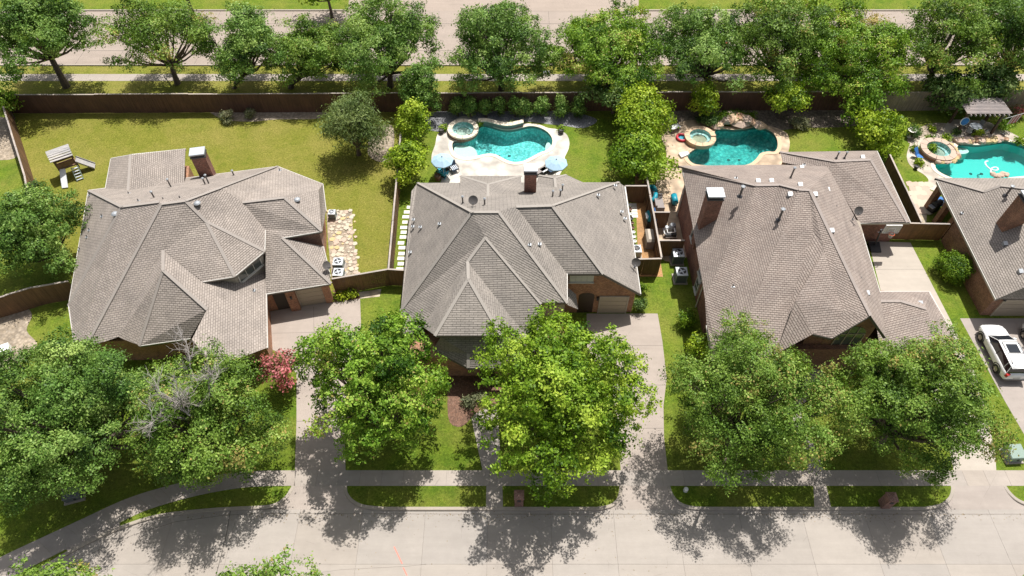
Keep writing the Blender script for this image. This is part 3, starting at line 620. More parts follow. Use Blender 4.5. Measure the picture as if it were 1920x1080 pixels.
spa('round spa ringed by rough tan stone beside the pool with the cleaner hose', SPA4, 'brick_brown', 'flag_pink', None, (0, 11))
# raised back wall of the turquoise pool with stone cap
bw = G(crop(780, 200, 6, [(700, 205), (800, 205), (900, 230), (1000, 250), (1090, 245), (1210, 215)]), .1); bw = smoothloop(bw, 4, False)
t = thing('water_feature_wall', 'low curved stone wall with cream cap along the back of the turquoise pool', 'wall', (bw[8][0], bw[8][1], 0), absolute=True)
up = [(p[0], p[1]+.45) for p in bw]
MB().prism(bw + up[::-1], 0, .5).build('wall', 'tile_band', t)
for i in range(0, len(bw)-2, 2):
    MB().prism([(bw[i][0]+.01, bw[i][1]-.06), (bw[i+2][0]-.01, bw[i+2][1]-.06), (up[i+2][0]-.01, up[i+2][1]+.06), (up[i][0]+.01, up[i][1]+.06)], .5, .58).build('cap_stone', 'coping', t)
def rock(mb, c, r, seed, flat=.6):
    rnd = random.Random(seed); n = 8; vs = []; fs = []
    rings = [(0.75, -.5), (1.0, 0), (.8, .55), (.35, .8)]
    ph = rnd.random()*6
    for rr, zz in rings:
        for k in range(n): 
            j = rnd.uniform(.75, 1.2); vs.append((c[0]+r*rr*j*math.cos(ph+k*2*math.pi/n), c[1]+r*rr*j*math.sin(ph+k*2*math.pi/n), c[2]+r*flat*zz*rnd.uniform(.8, 1.2)))
    for i in range(3): fs += [(i*n+k, i*n+(k+1) % n, (i+1)*n+(k+1) % n, (i+1)*n+k) for k in range(n)]
    fs += [tuple(3*n+k for k in range(n)), tuple(range(n))[::-1]]
    mb.add(vs, fs); return mb
t = thing('rock_waterfall', 'tan boulder waterfall spilling into the teal pool', 'waterfall', (P(1385, 236).x, P(1385, 236).y, 0), absolute=True)
rnd = random.Random(3)
for i in range(17):
    a = i/16; px = 1342+a*82; py = 240 - 9*math.sin(a*math.pi) + rnd.uniform(-2, 2)
    c = P(px, py); rock(MB(), (c.x, c.y, .25+.4*math.sin(a*math.pi)), rnd.uniform(.4, .75), i).build('boulder', rnd.choice(['boulder', 'flag_pink', 'coping_tan']), t)
lc = P(1383, 229); rock(MB(), (lc.x, lc.y, .35), 1.5, 99, .35).build('ledge', 'flag_pink', t)
t = thing('rock_border', 'row of orange rocks edging the pool below the pergola', 'rocks', (P(1835, 267).x, P(1835, 267).y, 0), absolute=True)
for i in range(26):
    a = i/25; c = P(1792+a*90, 266 + rnd.uniform(-3, 3) - a*3); rock(MB(), (c.x, c.y, .18), rnd.uniform(.28, .5), 40+i).build('rock', rnd.choice(['boulder', 'flag_gold', 'flag_pink']), t)
t = thing('rock_border', 'curved row of tan rocks round the spa below the pergola', 'rocks', (SPA4[0].x, SPA4[0].y, 0), absolute=True)
for i in range(16):
    a = -1.9 + i*.2; c = SPA4[0]; rock(MB(), (c.x+1.85*math.cos(a), c.y+1.75*math.sin(a), .3), rnd.uniform(.25, .4), 80+i).build('rock', rnd.choice(['boulder', 'flag_gold', 'flag_pink']), t)
t = thing('rock_pile', 'small rock pile on the pool edge next to the long house roof', 'rocks', (P(1870, 329).x, P(1870, 329).y, 0), absolute=True)
for i in range(6):
    c = P(1860+i*5, 330+rnd.uniform(-2, 2)); rock(MB(), (c.x, c.y, .15), .35, 120+i).build('rock', 'flag_pink', t)
hp = smoothloop([tuple(P(1700+x/8.71, 300+y/8.71, -.08)[:2]) for x, y in [(1330, 20), (1285, 30), (1300, 90), (1370, 150), (1450, 170), (1495, 150), (1460, 120), (1395, 130), (1375, 180), (1385, 225)]], 6, False)
tag(MB().tube([(p[0], p[1], -.09) for p in hp], .07, 6).build('cleaner_hose', 'hose_white'), 'white looped cleaner hose floating on the pool', 'hose')

# ------------------------------------------------------------------ houses
def clip(poly, k, val, keep_ge):
    out = []; n = len(poly)
    for i in range(n):
        a, b = poly[i], poly[(i+1) % n]; da, db = a[k]-val, b[k]-val
        if not keep_ge: da, db = -da, -db
        if da >= 0: out.append(a)
        if (da >= 0) != (db >= 0):
            t = da/(da-db); out.append(tuple(a[j]+(b[j]-a[j])*t for j in range(2)))
    return out
def courses(mb, pts, row=.17, e=.02):
    """one roof plane laid as overlapping courses: each strip's lower edge stands proud of the one below"""
    pts = [Vector(p) for p in pts]; n = Vector((0, 0, 0))
    for i in range(len(pts)):
        a, b = pts[i], pts[(i+1) % len(pts)]
        n += Vector(((a.y-b.y)*(a.z+b.z), (a.z-b.z)*(a.x+b.x), (a.x-b.x)*(a.y+b.y)))
    n.normalize()
    if n.z < 0: n = -n
    h = Vector((-n.y, n.x, 0)); h = h.normalized() if h.length > 1e-3 else Vector((1, 0, 0)); u = n.cross(h)
    uv = [Vector((p.dot(h), p.dot(u), 0)) for p in pts]
    for t in geometry.tessellate_polygon([uv]):
        A, B, C = (pts[i] for i in t); ta = [(uv[i].x, uv[i].y) for i in t]
        nn = (B-A).cross(C-A)
        if nn.length < 1e-5: continue
        det = (ta[1][0]-ta[0][0])*(ta[2][1]-ta[0][1])-(ta[2][0]-ta[0][0])*(ta[1][1]-ta[0][1])
        if abs(det) < 1e-6: continue
        if nn.z < 0: nn = -nn
        nn.normalize()
        def back(q, off):
            l1 = ((q[0]-ta[0][0])*(ta[2][1]-ta[0][1])-(ta[2][0]-ta[0][0])*(q[1]-ta[0][1]))/det
            l2 = ((ta[1][0]-ta[0][0])*(q[1]-ta[0][1])-(q[0]-ta[0][0])*(ta[1][1]-ta[0][1]))/det
            return A+(B-A)*l1+(C-A)*l2 + nn*off
        v0, v1 = min(a[1] for a in ta), max(a[1] for a in ta)
        for k in range(math.floor(v0/row), math.ceil(v1/row)):
            q = clip(clip(ta, 1, k*row, True), 1, (k+1)*row, False)
            if len(q) < 3: continue
            w3 = [back(a, e*(1-(a[1]-k*row)/row)) for a in q]
            cr = (w3[1]-w3[0]).cross(w3[2]-w3[0])
            if cr.z <= 0: w3 = w3[::-1]; q = q[::-1]
            mb.fuv[len(mb.f)] = q; mb.face(w3)
            low = [a for a in q if abs(a[1]-k*row) < 1e-5]
            if len(low) == 2 and abs(low[0][0]-low[1][0]) > .02:
                a, b = sorted(low); mb.face([back(b, 0), back(a, 0), back(a, e), back(b, e)][::-1])
def solve(spec):
    V = {}
    for k, s in spec.items():
        if isinstance(s, Vector): V[k] = s
        elif len(s) == 3: V[k] = P(*s)
        else: V[k] = hit(s[0], s[1], V[s[2]], V[s[3]], V[s[4]])
    return V
def roof(house, V, faces, mat, ridges, capmat, row=.17):
    mb = MB()
    for f in faces: courses(mb, [V[k] for k in f.split()], row)
    r = mb.build('roof', mat, house)
    for ln in ridges:
        ks = ln.split()
        for a, b in zip(ks[:-1], ks[1:]):
            A, B = V[a]+Vector((0, 0, .03)), V[b]+Vector((0, 0, .03)); L = (B-A).length; m = max(2, int(L/.5)); cm = MB()
            for i in range(m):
                p, q = A.lerp(B, i/m), A.lerp(B, (i+1)/m+.01); cm.beam(p+Vector((0, 0, .008)), q, .24, .03)
            cm.build('ridge_cap', capmat, r)
    return r
def eave(house, V, lines, mat='fascia_dark', gut=None):
    for ln in lines:
        ks = ln.split()
        for a, b in zip(ks[:-1], ks[1:]):
            A, B = V[a], V[b]
            MB().beam(A+Vector((0, 0, -.13)), B+Vector((0, 0, -.13)), .06, .2).build('fascia', mat, house)
            if gut: MB().beam(A+Vector((0, 0, -.03)), B+Vector((0, 0, -.05)), .11, .09).build('gutter', gut, house)
def wallprism(house, poly, z0, z1, mat, name='wall'):
    return MB().prism(poly, z0, z1).build(name, mat, house)
def rectpoly(x0, y0, x1, y1): return [(x0, y0), (x1, y0), (x1, y1), (x0, y1)]
def window(house, a, b, z0, z1, nx=2, ny=1, frame='trim_white', glass='window_glass', out=.03, sill=True):
    """window in the wall running a->b (xy), outward to the right of a->b"""
    a, b = Vector((*a, 0)), Vector((*b, 0)); d = (b-a); L = d.length; d.normalize(); o = Vector((d.y, -d.x, 0)); R = math.atan2(d.y, d.x)
    c = (a+b)/2; zc = (z0+z1)/2
    wd = MB().box(tuple(c+o*(out*.5)+Vector((0, 0, zc))), (L, .06, z1-z0), R).build('window', 'black_plastic', house)
    fr = MB()
    for x in (-L/2, L/2): fr.box(tuple(c+d*x+o*out+Vector((0, 0, zc))), (.08, .1, z1-z0+.08), R)
    for z in (z0, z1): fr.box(tuple(c+o*out+Vector((0, 0, z))), (L+.08, .1, .08), R)
    fr.build('frame', frame, wd)
    pw, ph = L/nx, (z1-z0)/ny
    for i in range(nx):
        for j in range(ny):
            MB().box(tuple(c+d*(-L/2+pw*(i+.5))+o*(out+.012)+Vector((0, 0, z0+ph*(j+.5)))), (pw-.07, .03, ph-.07), R).build('pane', glass, wd)
    mu = MB()
    for i in range(1, nx): mu.box(tuple(c+d*(-L/2+pw*i)+o*(out+.02)+Vector((0, 0, zc))), (.05, .05, z1-z0), R)
    for j in range(1, ny): mu.box(tuple(c+o*(out+.02)+Vector((0, 0, z0+ph*j))), (L, .045, .05), R)
    if nx > 1 or ny > 1: mu.build('muntin', frame, wd)
    if sill: MB().box(tuple(c+o*(out+.05)+Vector((0, 0, z0-.08))), (L+.2, .16, .07), R).build('sill', frame, wd)
    return wd
def garage(house, a, b, h=2.15, mat='garage_paint'):
    a, b = Vector((*a, 0)), Vector((*b, 0)); d = (b-a); L = d.length; d.normalize(); o = Vector((d.y, -d.x, 0)); R = math.atan2(d.y, d.x); c = (a+b)/2
    g = MB().box(tuple(c+o*.0+Vector((0, 0, h/2))), (L, .06, h), R).build('garage_door', 'fascia_dark', house)
    for k in range(4): MB().box(tuple(c+o*.03+Vector((0, 0, h*(k+.5)/4))), (L-.02, .05, h/4-.03), R).build('panel', mat, g)
    fr = MB()
    for x in (-L/2-.05, L/2+.05): fr.box(tuple(c+d*x+o*.03+Vector((0, 0, h/2))), (.1, .12, h), R)
    fr.box(tuple(c+o*.03+Vector((0, 0, h+.05))), (L+.2, .12, .1), R); fr.build('frame', 'trim_tan', g)
    return g
def chimney(house, base, sx, sy, ztop, z0, brick, rz=0, cap='metal_cap'):
    c = MB().box((base[0], base[1], (z0+ztop)/2), (sx, sy, ztop-z0), rz).build('chimney', brick, house)
    MB().box((base[0], base[1], ztop+.06), (sx+.12, sy+.12, .12), rz).build('crown', 'metal_dark', c)
    MB().box((base[0], base[1], ztop+.22), (sx*.92, sy*.92, .22), rz).build('spark_screen', 'vent_grey', c)
    MB().box((base[0], base[1], ztop+.38), (sx+.10, sy+.10, .12), rz).build('chimney_cap', cap, c)
    return c
def onroof(V, tri, px, py):
    a, b, c = (V[k] for k in tri.split()); return hit(px, py, a, b, c)
def vent(house, p, h=.55, r=.06, cap=True):
    v = MB().tube([p+Vector((0, 0, -.1)), p+Vector((0, 0, h))], r, 8).build('vent_pipe', 'vent_grey', house)
    MB().lathe([(r*2.6, -.02), (r*1.5, .1), (r, .12)], tuple(p), 10).build('flashing', 'metal_dark', v)
    if cap: MB().lathe([(r*1.7, 0), (r*1.9, .09), (.02, .16)], tuple(p+Vector((0, 0, h-.02))), 10).build('rain_cap', 'metal_galv', v)
def stub(house, p):
    v = MB().tube([p+Vector((0, 0, -.1)), p+Vector((0, 0, .28))], .045, 7).build('vent_pipe', 'vent_grey', house)
    MB().box(tuple(p+Vector((0, 0, .03))), (.26, .26, .05)).build('flashing', 'metal_galv', v)
def boxvent(house, p, m='metal_galv'):
    v = MB().prism([(p.x-.16, p.y-.17), (p.x+.16, p.y-.17), (p.x+.16, p.y+.17), (p.x-.16, p.y+.17)], p.z-.15, [p.z+.08, p.z+.12, p.z+.22, p.z+.2]).build('box_vent', m, house)
    MB().box(tuple(p+Vector((-.0, -.18, .02))), (.28, .03, .12)).build('louvre', 'metal_dark', v)
def turbine(house, p):
    v = MB().lathe([(.18, -.2), (.18, .1)], tuple(p), 14).build('turbine_vent', 'vent_grey', house)
    MB().lathe([(.14, .06), (.24, .12), (.27, .2), (.17, .29), (.02, .32)], tuple(p), 16).build('dome', 'metal_galv', v)
def dish(name, label, p, rz=0, tall=.5):
    t = thing(name, label, 'satellite dish', p, rz)
    MB().box((0, 0, 0), (.2, .2, .04)).build('foot', 'metal_dark', t)
    MB().tube([(0, 0, 0), (0, 0, tall), (.05, -.05, tall+.12)], .03, 8).build('mast', 'metal_dark', t)
    M = Matrix.Translation((.05, -.08, tall+.18)) @ Matrix.Rotation(rad(55), 4, 'X')
    MB().lathe([(.02, -.02), (.2, 0), (.36, .05), (.37, .07), (.2, .03), (.02, .01)], n=20, M=M).build('reflector', 'vent_grey', t)
    MB().tube([(.05, -.05, tall+.02), (.05, -.42, tall+.12)], .018, 6).build('feed_arm', 'metal_dark', t)
    MB().box((.05, -.44, tall+.15), (.09, .12, .08)).build('feed_horn', 'black_plastic', t)
    return t

# ---- house with the octagonal upper storey (turned 11 degrees)
A1 = rad(11.5); e1 = Vector((math.cos(A1), math.sin(A1), 0)); f1 = Vector((math.sin(A1), -math.cos(A1), 0))
h1 = thing('brick_house', 'brick house with tan roof and angled upper storey window, wide lawn behind', 'house', (-27, 38, 0), absolute=True)
V1 = solve(dict(A=(166, 357, 2.9), B=(129, 572, 3.2), R1=(228, 388, 8.4), R1b=(298, 379, 8.5), R2a=(303, 383, 8.6), R2=(348, 377, 8.6), V0=(140, 650, 2.8), V1=(147, 650, 2.9), V2=(161, 652, 2.9),
    C=(520, 312, 2.9), D=(605, 345, 2.9), E=(611, 395, 2.9), R3=(415, 352, 7.8), O0=(380, 528, 5.2), O1=(440, 518, 5.2), O2=(496, 471, 5.2), O3=(497, 430, 5.2), H=(386, 415, 7.3),
    K=(455, 380, 6.7), GA=(499, 551, 2.8), GB=(620, 531, 2.8), K2=(533, 371, 'K', 'GA', 'GB'), Q2=(603, 433, 'K', 'GA', 'GB'), Q1=(529, 446, 'K', 'GA', 'GB'), S1=(597, 357, 4.9), S2=(604, 434, 4.5),
    T1=(606, 462, 3.6), T2=(619, 518, 2.8), NA=(306, 470, 6.6), NB=(306, 507, 6.5), NV=(222, 632, 3.3), NL=(262, 648, 2.9), NR=(388, 580, 4.5), NF=(357, 634, 3.1), EE=(501, 652, 2.8), O0p=(379, 527, 'NA', 'GA', 'EE'), U1=(497, 478, 'NA', 'GA', 'EE'), EM=(400, 690, 'NA', 'GA', 'EE'), NFp=(360, 636, 'NA', 'GA', 'EE'), NRp=(388, 580, 'NA', 'GA', 'EE'), NBp=(306, 507, 'NA', 'GA', 'EE')))
roof(h1, V1, ['A B R1', 'R1 R1b V1 V0 B', 'R1b R2a V2 V1', 'R2a R2 H O1 O0 NA NV V2', 'R2 R3 K O3 O2 H', 'H O2 O1', 'A R1 R1b R2a R2 R3 C', 'C R3 K S1 D', 'S1 S2 E D', 'K K2 S1', 'K2 Q2 S2 S1', 'K O3 GA GB Q1 Q2 K2', 'Q1 GB T2 T1',
    'NA NBp NL NV', 'NBp NRp NF NL', 'NA O0p U1 GA EE EM NFp NRp NBp'], 'shingle_tan',
    ['R1 R1b', 'R2a R2', 'A R1', 'R1 B', 'R2 R3 C', 'R2 H O1', 'H O2', 'K K2', 'K2 Q2', 'Q1 GB', 'NA NBp', 'NBp NRp', 'NBp NL', 'R2a V2'], 'ridge_tan')
eave(h1, V1, ['O0 O1 O2', 'GA GB', 'Q1 Q2', 'NL NF', 'A C D'], 'fascia_dark', 'trim_white'); eave(h1, V1, ['A B', 'O2 O3', 'D E', 'GA EE', 'T1 T2', 'B V0'], 'trim_tan', 'trim_white')
# walls under the eaves
def inset(pts, c, d):
    out = []
    for p in pts:
        v = Vector((c[0]-p[0], c[1]-p[1])); out.append((p[0]+v.x/v.length*d, p[1]+v.y/v.length*d))
    return out
ft = [V1[k] for k in ('A', 'V0')] ; c1 = (-27, 38)
foot = inset([V1['A'], V1['B'], V1['V0'], P(262, 648, 2.9), P(300, 640, 2.9), V1['EE'], V1['GA']], c1, .6)
ga, gb = V1['GA'] - f1*.45, V1['GB'] - f1*.45 - e1*.35
foot += [tuple(ga[:2]), tuple(gb[:2])] + inset([V1['T1'], V1['E'], V1['D'], V1['C']], c1, .55)
wallprism(h1, foot, 0, 2.72, 'brick_orange')
# garage front: brick pier, door, dark panel on the wall painted as the porch's shade
for s_ in (0,):
    d0 = (gb-ga); L = d0.length; d0.normalize(); o0 = Vector((d0.y, -d0.x, 0))
    pa = ga + d0*(L*.46); pb = ga + d0*(L*.88)
    garage(h1, tuple((pa+o0*.02)[:2]), tuple((pb+o0*.02)[:2]), 2.15)
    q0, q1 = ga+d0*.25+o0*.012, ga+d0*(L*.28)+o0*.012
    MB().beam((q0.x, q0.y, 1.15), (q1.x, q1.y, 1.15), .03, 2.3).build('porch_shade_panel', 'porch_shade', h1)
    pr = ga + d0*(L*.36)
    MB().box((pr.x+o0.x*.2, pr.y+o0.y*.2, 1.3), (.75, .5, 2.6), A1).build('pier', 'brick_orange', h1)
    MB().box((pr.x+o0.x*.5, pr.y+o0.y*.5, 1.85), (.14, .14, .3), A1).build('wall_lamp', 'black_plastic', h1)
    pr = ga + d0*(L*.95)
    MB().box((pr.x+o0.x*.05, pr.y+o0.y*.05, 1.3), (.6, .3, 2.6), A1).build('pier', 'brick_orange', h1)
# octagonal upper storey
oc = [V1['O0']+e1*.1, V1['O1'], V1['O2'], V1['O3']]
octw = inset([tuple(p[:2]) for p in oc], (V1['H'].x-1, V1['H'].y), .45) + [(V1['H'].x+.5, V1['H'].y+1), (V1['H'].x-3, V1['H'].y-1.5)]
wallprism(h1, octw, 2.7, 5.05, 'siding', 'upper_wall')
a_, b_ = Vector(octw[1]), Vector(octw[2]); dd = b_-a_
window(h1, tuple(a_+dd*.10), tuple(a_+dd*.90), 3.75, 4.75, 3, 1, 'trim_white', 'window_glass')
# brick gable under the small east roof
q1_, q2_ = V1['Q1']+Vector((0, 0, -.12)), V1['Q2']+Vector((0, 0, -.12))
g_ = MB(); g_.face([tuple(q1_-f1*.25), tuple(Vector((q2_.x, q2_.y, 2.4))-f1*.25-e1*.3), tuple(q2_-f1*.25-e1*.3)]); g_.face([tuple(Vector((q2_.x, q2_.y, 2.4))-f1*.25-e1*.3), tuple(Vector((V1['S2'].x, V1['S2'].y, 2.4))-f1*2.5-e1*.3), tuple(V1['S2']-f1*2.5-e1*.3+Vector((0, 0, -.1))), tuple(q2_-f1*.25-e1*.3)])
g_.build('gable_wall', 'brick_pink', h1)
# back wing
W = solve(dict(a=(208, 297, 3.0), b=(196, 364, 2.9), c=(245, 290, 4.6), d=(240, 362, 4.6), e=(348, 279, 4.4), f=(345, 348, 4.4), g=(350, 280, 4.2), h=(402, 320, 2.5), bl=(190, 358, 2.6)))
roof(h1, W, ['a c d b', 'c e f d'], 'shingle_tan', ['c d'], 'ridge_tan')
eave(h1, W, ['b a', 'a c', 'c e'], 'trim_tan', 'trim_white')
wallprism(h1, inset([W['a'], W['e'], W['f'], W['b']], (W['d'].x+2, W['d'].y+2), .5), 0, 2.75, 'brick_orange')
cb = P(383, 335, 3.2); chimney(h1, (cb.x+.2, cb.y+.5), 1.2, .95, 5.6, 0, 'brick_red', A1)
for px, py, h in ((322, 353, 1.0), (290, 372, .7), (386, 348, .8), (393, 347, 1.1), (439, 330, .6)): vent(h1, onroof(V1, 'A R1 C', px, py), h)
for px, py in ((262, 352), (242, 364), (260, 378), (307, 375), (338, 372)): stub(h1, onroof(V1, 'A R1 C', px, py))
for px, py in ((192, 406), (168, 432), (164, 445), (150, 468), (169, 366)): stub(h1, onroof(V1, 'A B R1', px, py))
turbine(h1, onroof(V1, 'A B R1', 217, 404)); turbine(h1, onroof(V1, 'R2 R3 O3', 371, 384)); turbine(h1, onroof(V1, 'K2 Q2 S1', 558, 377))
stub(h1, onroof(V1, 'C R3 D', 525, 320)); stub(h1, onroof(V1, 'R2 R3 O3', 479, 452)); stub(h1, onroof(V1, 'NA EE GA', 476, 545))
dish('satellite_dish', 'grey satellite dish on the corner of the garage roof with the brick porch pier', onroof(V1, 'Q1 T1 T2', 613, 508), rad(60))

# ---- middle house
h2 = thing('brick_house', 'brick house with grey roof between the stepping stones and the sandy side yard', 'house', (1, 40, 0), absolute=True)
V2 = solve(dict(W0=(783, 343, 2.8), A=(772, 358, 2.8), B=(752, 582, 2.9), V0=(757, 650, 2.7), RL=(885, 398, 9.0), RLb=(935, 398, 9.0), RRa=(968, 388, 8.8), RRb=(1035, 386, 8.8), E0=(1160, 342, 2.8), E1=(1172, 350, 2.8), E2=(1201, 551, 2.75),
    Gt=(1130, 513, 5.4), F0=(1063, 513, 5.4), F1=(1063, 567, 5.4), F2=(1010, 567, 5.4), MA=(910, 446, 'RL', 'RLb', 'F1'), NA=(877, 491, 'RL', 'RLb', 'F1'), NB=(878, 523, 7.0), NV=(792, 612, 3.6), NL=(816, 629, 5.2), NR=(939, 629, 5.2),
    N1=(955, 590, 4.9), N2=(957, 612, 4.6), M1=(1016, 660, 3.2), M0=(960, 660, 3.2), F2b=(1014, 569, 5.35),
    c0=(863, 330, 2.9), c1=(977, 330, 2.9), c2=(915, 346, 5.2), c3=(915, 377, 'W0', 'E0', 'RL'), c4=(862, 362, 'W0', 'E0', 'RL'), c5=(978, 362, 'W0', 'E0', 'RL'),
    d0=(1010, 329, 2.6), d1=(1062, 328, 2.6), d2=(1093, 342, 2.7), d3=(1040, 334, 3.8), d4=(1042, 353, 'W0', 'E0', 'RL'), d5=(1006, 343, 'W0', 'E0', 'RL'),
    s0=(826, 632, 4.6), s1=(1000, 632, 4.6), s2=(878, 664, 3.5), s3=(1000, 664, 3.5), s4=(878, 690, 2.7), s5=(1000, 690, 2.7), s6=(812, 655, 2.7), p0=(1066, 540, 3.8), p1=(1080, 552, 3.2), p2=(1084, 580, 2.4), p3=(1064, 572, 3.2)))
roof(h2, V2, ['A B RL W0', 'W0 RL RLb RRa RRb E0', 'E0 E1 E2 Gt RRb', 'RRa RRb Gt F0', 'RLb RRa F0 F1', 'RL RLb F1 F2 MA NA NV V0 B', 'MA F2b M1 M0 N2 N1 NA', 'NA NB NL NV', 'NA N1 N2 NR NB', 'NB NR NL',
    'c0 c1 c2', 'c0 c2 c3 c4', 'c2 c1 c5 c3', 'd0 d3 d4 d5', 'd0 d1 d3', 'd1 d2 d4 d3', 's0 s1 s3 s2', 's2 s3 s5 s4', 's0 s2 s4 s6', 'p0 p1 p2 p3'], 'shingle_grey',
    ['RL RLb', 'RRa RRb', 'W0 RL', 'RL B', 'RLb F1', 'RRb E0', 'RRb Gt', 'MA F2b', 'MA NA', 'NA NB', 'NB NL', 'NB NR', 'c0 c2 c1', 'c2 c3', 'd0 d3 d1', 'd3 d4', 's2 s4'], 'ridge_grey')
eave(h2, V2, ['F1 F2', 'Gt F0', 'Gt E2', 'NL NR', 's4 s5', 's4 s6', 'W0 c4', 'c0 c1', 'd0 d1 d2', 'd2 E0', 'A B'], 'fascia_dark'); eave(h2, V2, ['E1 E2', 'F0 F1'], 'trim_tan', 'trim_white')
yw = 33.75
wallprism(h2, [(-8.1, 31), (-7.6, 27.6), (4, 27.6), (4, yw), (9.95, yw), (9.95, 45.9), (-8.3, 45.9)], 0, 2.65, 'brick_orange')
MB().face([(4.35, yw-.01, 2.6), (9.95, yw-.01, 2.6), (9.95, yw-.01, 2.72), (6.9, yw-.01, 5.25), (4.35, yw-.01, 5.25)]).build('gable_wall', 'brick_orange', h2)
wallprism(h2, rectpoly(-3.2, 31.0, 4.0, 37.0), 2.5, 5.28, 'siding', 'upper_wall')
NLp, NRp = V2['NL'], V2['NR']
wallprism(h2, rectpoly(NLp.x+.5, NLp.y+.5, NRp.x-.4, NLp.y+4), 2.0, 5.1, 'siding', 'upper_wall')
window(h2, (NLp.x+1.9, NLp.y+.5), (NRp.x-.9, NLp.y+.5), 4.0, 4.9, 3, 2)
MB().box((NLp.x+1.55, NLp.y+.46, 4.45), (.5, .06, .95)).build('shutter', 'siding', h2)
window(h2, (4.55, yw-.02), (6.35, yw-.02), 4.15, 5.1, 4, 2, 'trim_white', 'blind')
garage(h2, (7.2, yw-.02), (9.4, yw-.02), 2.15)
dr = MB().box((6.05, yw-.01, 1.15), (1.25, .05, 2.3)).build('entry_door', 'door_dark', h2)
ah = MB(); ah.add([(6.05+.625*math.cos(math.pi*k/10), yw-.035, 2.3+.35*math.sin(math.pi*k/10)) for k in range(11)], [tuple(range(11))[::-1]]); ah.build('arch', 'door_dark', dr)
MB().box((6.95, yw-.1, 2.0), (.16, .16, .34)).build('wall_lamp', 'black_plastic', h2)
window(h2, (-.9, 27.58), (.4, 27.58), .8, 2.3, 2, 2); 
MB().box((-1.9, 27.56, 1.2), (1.1, .06, 2.3)).build('entry_door', 'door_dark', h2)
cb = onroof(V2, 'W0 E0 RL', 994, 364); chimney(h2, (cb.x, cb.y+.4), 1.0, .8, cb.z+2.2, cb.z-1, 'brick_red')
for px, py, h, c in ((868, 382, .75, True), (909, 386, .75, True), (1036, 372, .8, True), (1050, 371, .85, True), (1054, 360, .8, True)): vent(h2, onroof(V2, 'W0 E0 RL', px, py), h)
for px, py in ((775, 412), (774, 425), (788, 426), (824, 420), (769, 473)): stub(h2, onroof(V2, 'A B RL', px, py))
for px, py in ((1154, 348), (1122, 366), (1166, 397), (1172, 410)): stub(h2, onroof(V2, 'E1 E2 RRb', px, py))
stub(h2, onroof(V2, 'RLb RRa F1', 993, 459)); stub(h2, onroof(V2, 'RLb RRa F1', 1012, 458)); stub(h2, onroof(V2, 'RRa Gt F0', 1010, 455))
dish('satellite_dish', 'grey satellite dish on the back slope near the brick chimney', onroof(V2, 'W0 E0 RL', 887, 387), 0, .6)
dish('satellite_dish', 'dark satellite dish on the east eave above the bushes and garage', onroof(V2, 'E1 E2 RRb', 1190, 500), rad(-20))

# ---- house with the rose-brown roof and big chimney
h3 = thing('brick_house', 'red brick house with rose-brown stepped roof and basketball court beside it', 'house', (24, 38, 0), absolute=True)
V3 = solve(dict(A0=(1271, 311, 4.3), A1=(1280, 318, 4.3), B=(1322, 521, 4.2), B2=(1325, 610, 4.0), C1=(1336, 676, 3.3), K0=(1415, 348, 8.7), K1=(1462, 347, 8.7), K2=(1497, 356, 9.5), K3=(1518, 357, 9.5),
    J0=(1322, 560, 4.6), S1b=(1330, 632, 4.2), W2a=(1340, 640, 4.0), W2b=(1372, 672, 4.5), T0=(1525, 432, 8.3), S2b=(1442, 674, 4.4), U0=(1492, 563, 7.0), U1=(1525, 626, 5.9), U2=(1560, 634, 5.75), X0=(1545, 470, 8.0), X1=(1605, 540, 7.3), G=(1632, 592, 7.0), GL=(1562, 633, 5.7), Gv=(1582, 585, 6.6),
    GRr=(1660, 632, 5.4), E2=(1650, 548, 4.0), V5=(1556, 320, 6.2), V6=(1600, 402, 5.0), V7=(1617, 438, 4.3), back=(1462, 309, 4.3), back2=(1550, 312, 5.2),
    w0=(1462, 285, 3.0), w1=(1644, 283, 3.0), w2=(1707, 417, 3.0), w3=(1612, 418, 3.0), w4=(1563, 303, 5.0), w5=(1632, 300, 5.0), w6=(1552, 319, 4.6), w7=(1468, 305, 3.2), w8=(1700, 416, 3.2),
    g0=(1630, 547, 3.0), g1=(1742, 547, 3.0), g2=(1795, 642, 3.0), g3=(1636, 565, 4.3), g4=(1688, 565, 4.3), g5=(1735, 579, 3.9), g6=(1775, 660, 3.2), g7=(1652, 668, 3.4), Bx=(1454, 664, 4.7)))
roof(h3, V3, ['A1 B J0 K0', 'A0 A1 K0', 'K0 K1 W2a S1b B2 J0', 'K1 K2 W2b W2a', 'K2 K3 T0 Bx S2b W2b', 'T0 X0 U0 U1 Bx', 'K3 X0 T0', 'X0 Gv GL U2 U1 U0', 'K3 X1 X0', 'X0 X1 G Gv', 'Gv G GL', 'S1b W2a W2b S2b C1',
    'A0 K0 K1 K2 K3 V5 back2 back', 'K3 V5 V6 V7 E2 GRr G X1', 'w0 w1 w5 w4', 'w1 w2 w8 w5', 'w4 w5 w8 w3 w6', 'w0 w4 w6 w7', 'g0 g1 g4 g3', 'g1 g2 g6 g5 g4', 'g3 g4 g5 g6 g7'], 'shingle_rose',
    ['K0 K1 K2 K3', 'A1 K0', 'K3 X1 G', 'w4 w5', 'w5 w8', 'w0 w4', 'g3 g4 g5'], 'ridge_rose')
eave(h3, V3, ['A1 B', 'B2 C1', 'w1 w2', 'w2 w3', 'g1 g2', 'V7 E2', 'g0 g1'], 'trim_tan', 'trim_white'); eave(h3, V3, ['A0 back', 'GL G GRr', 'U1 U2', 'w0 w1'], 'fascia_dark')
xw, xe = 15.55, 28.6
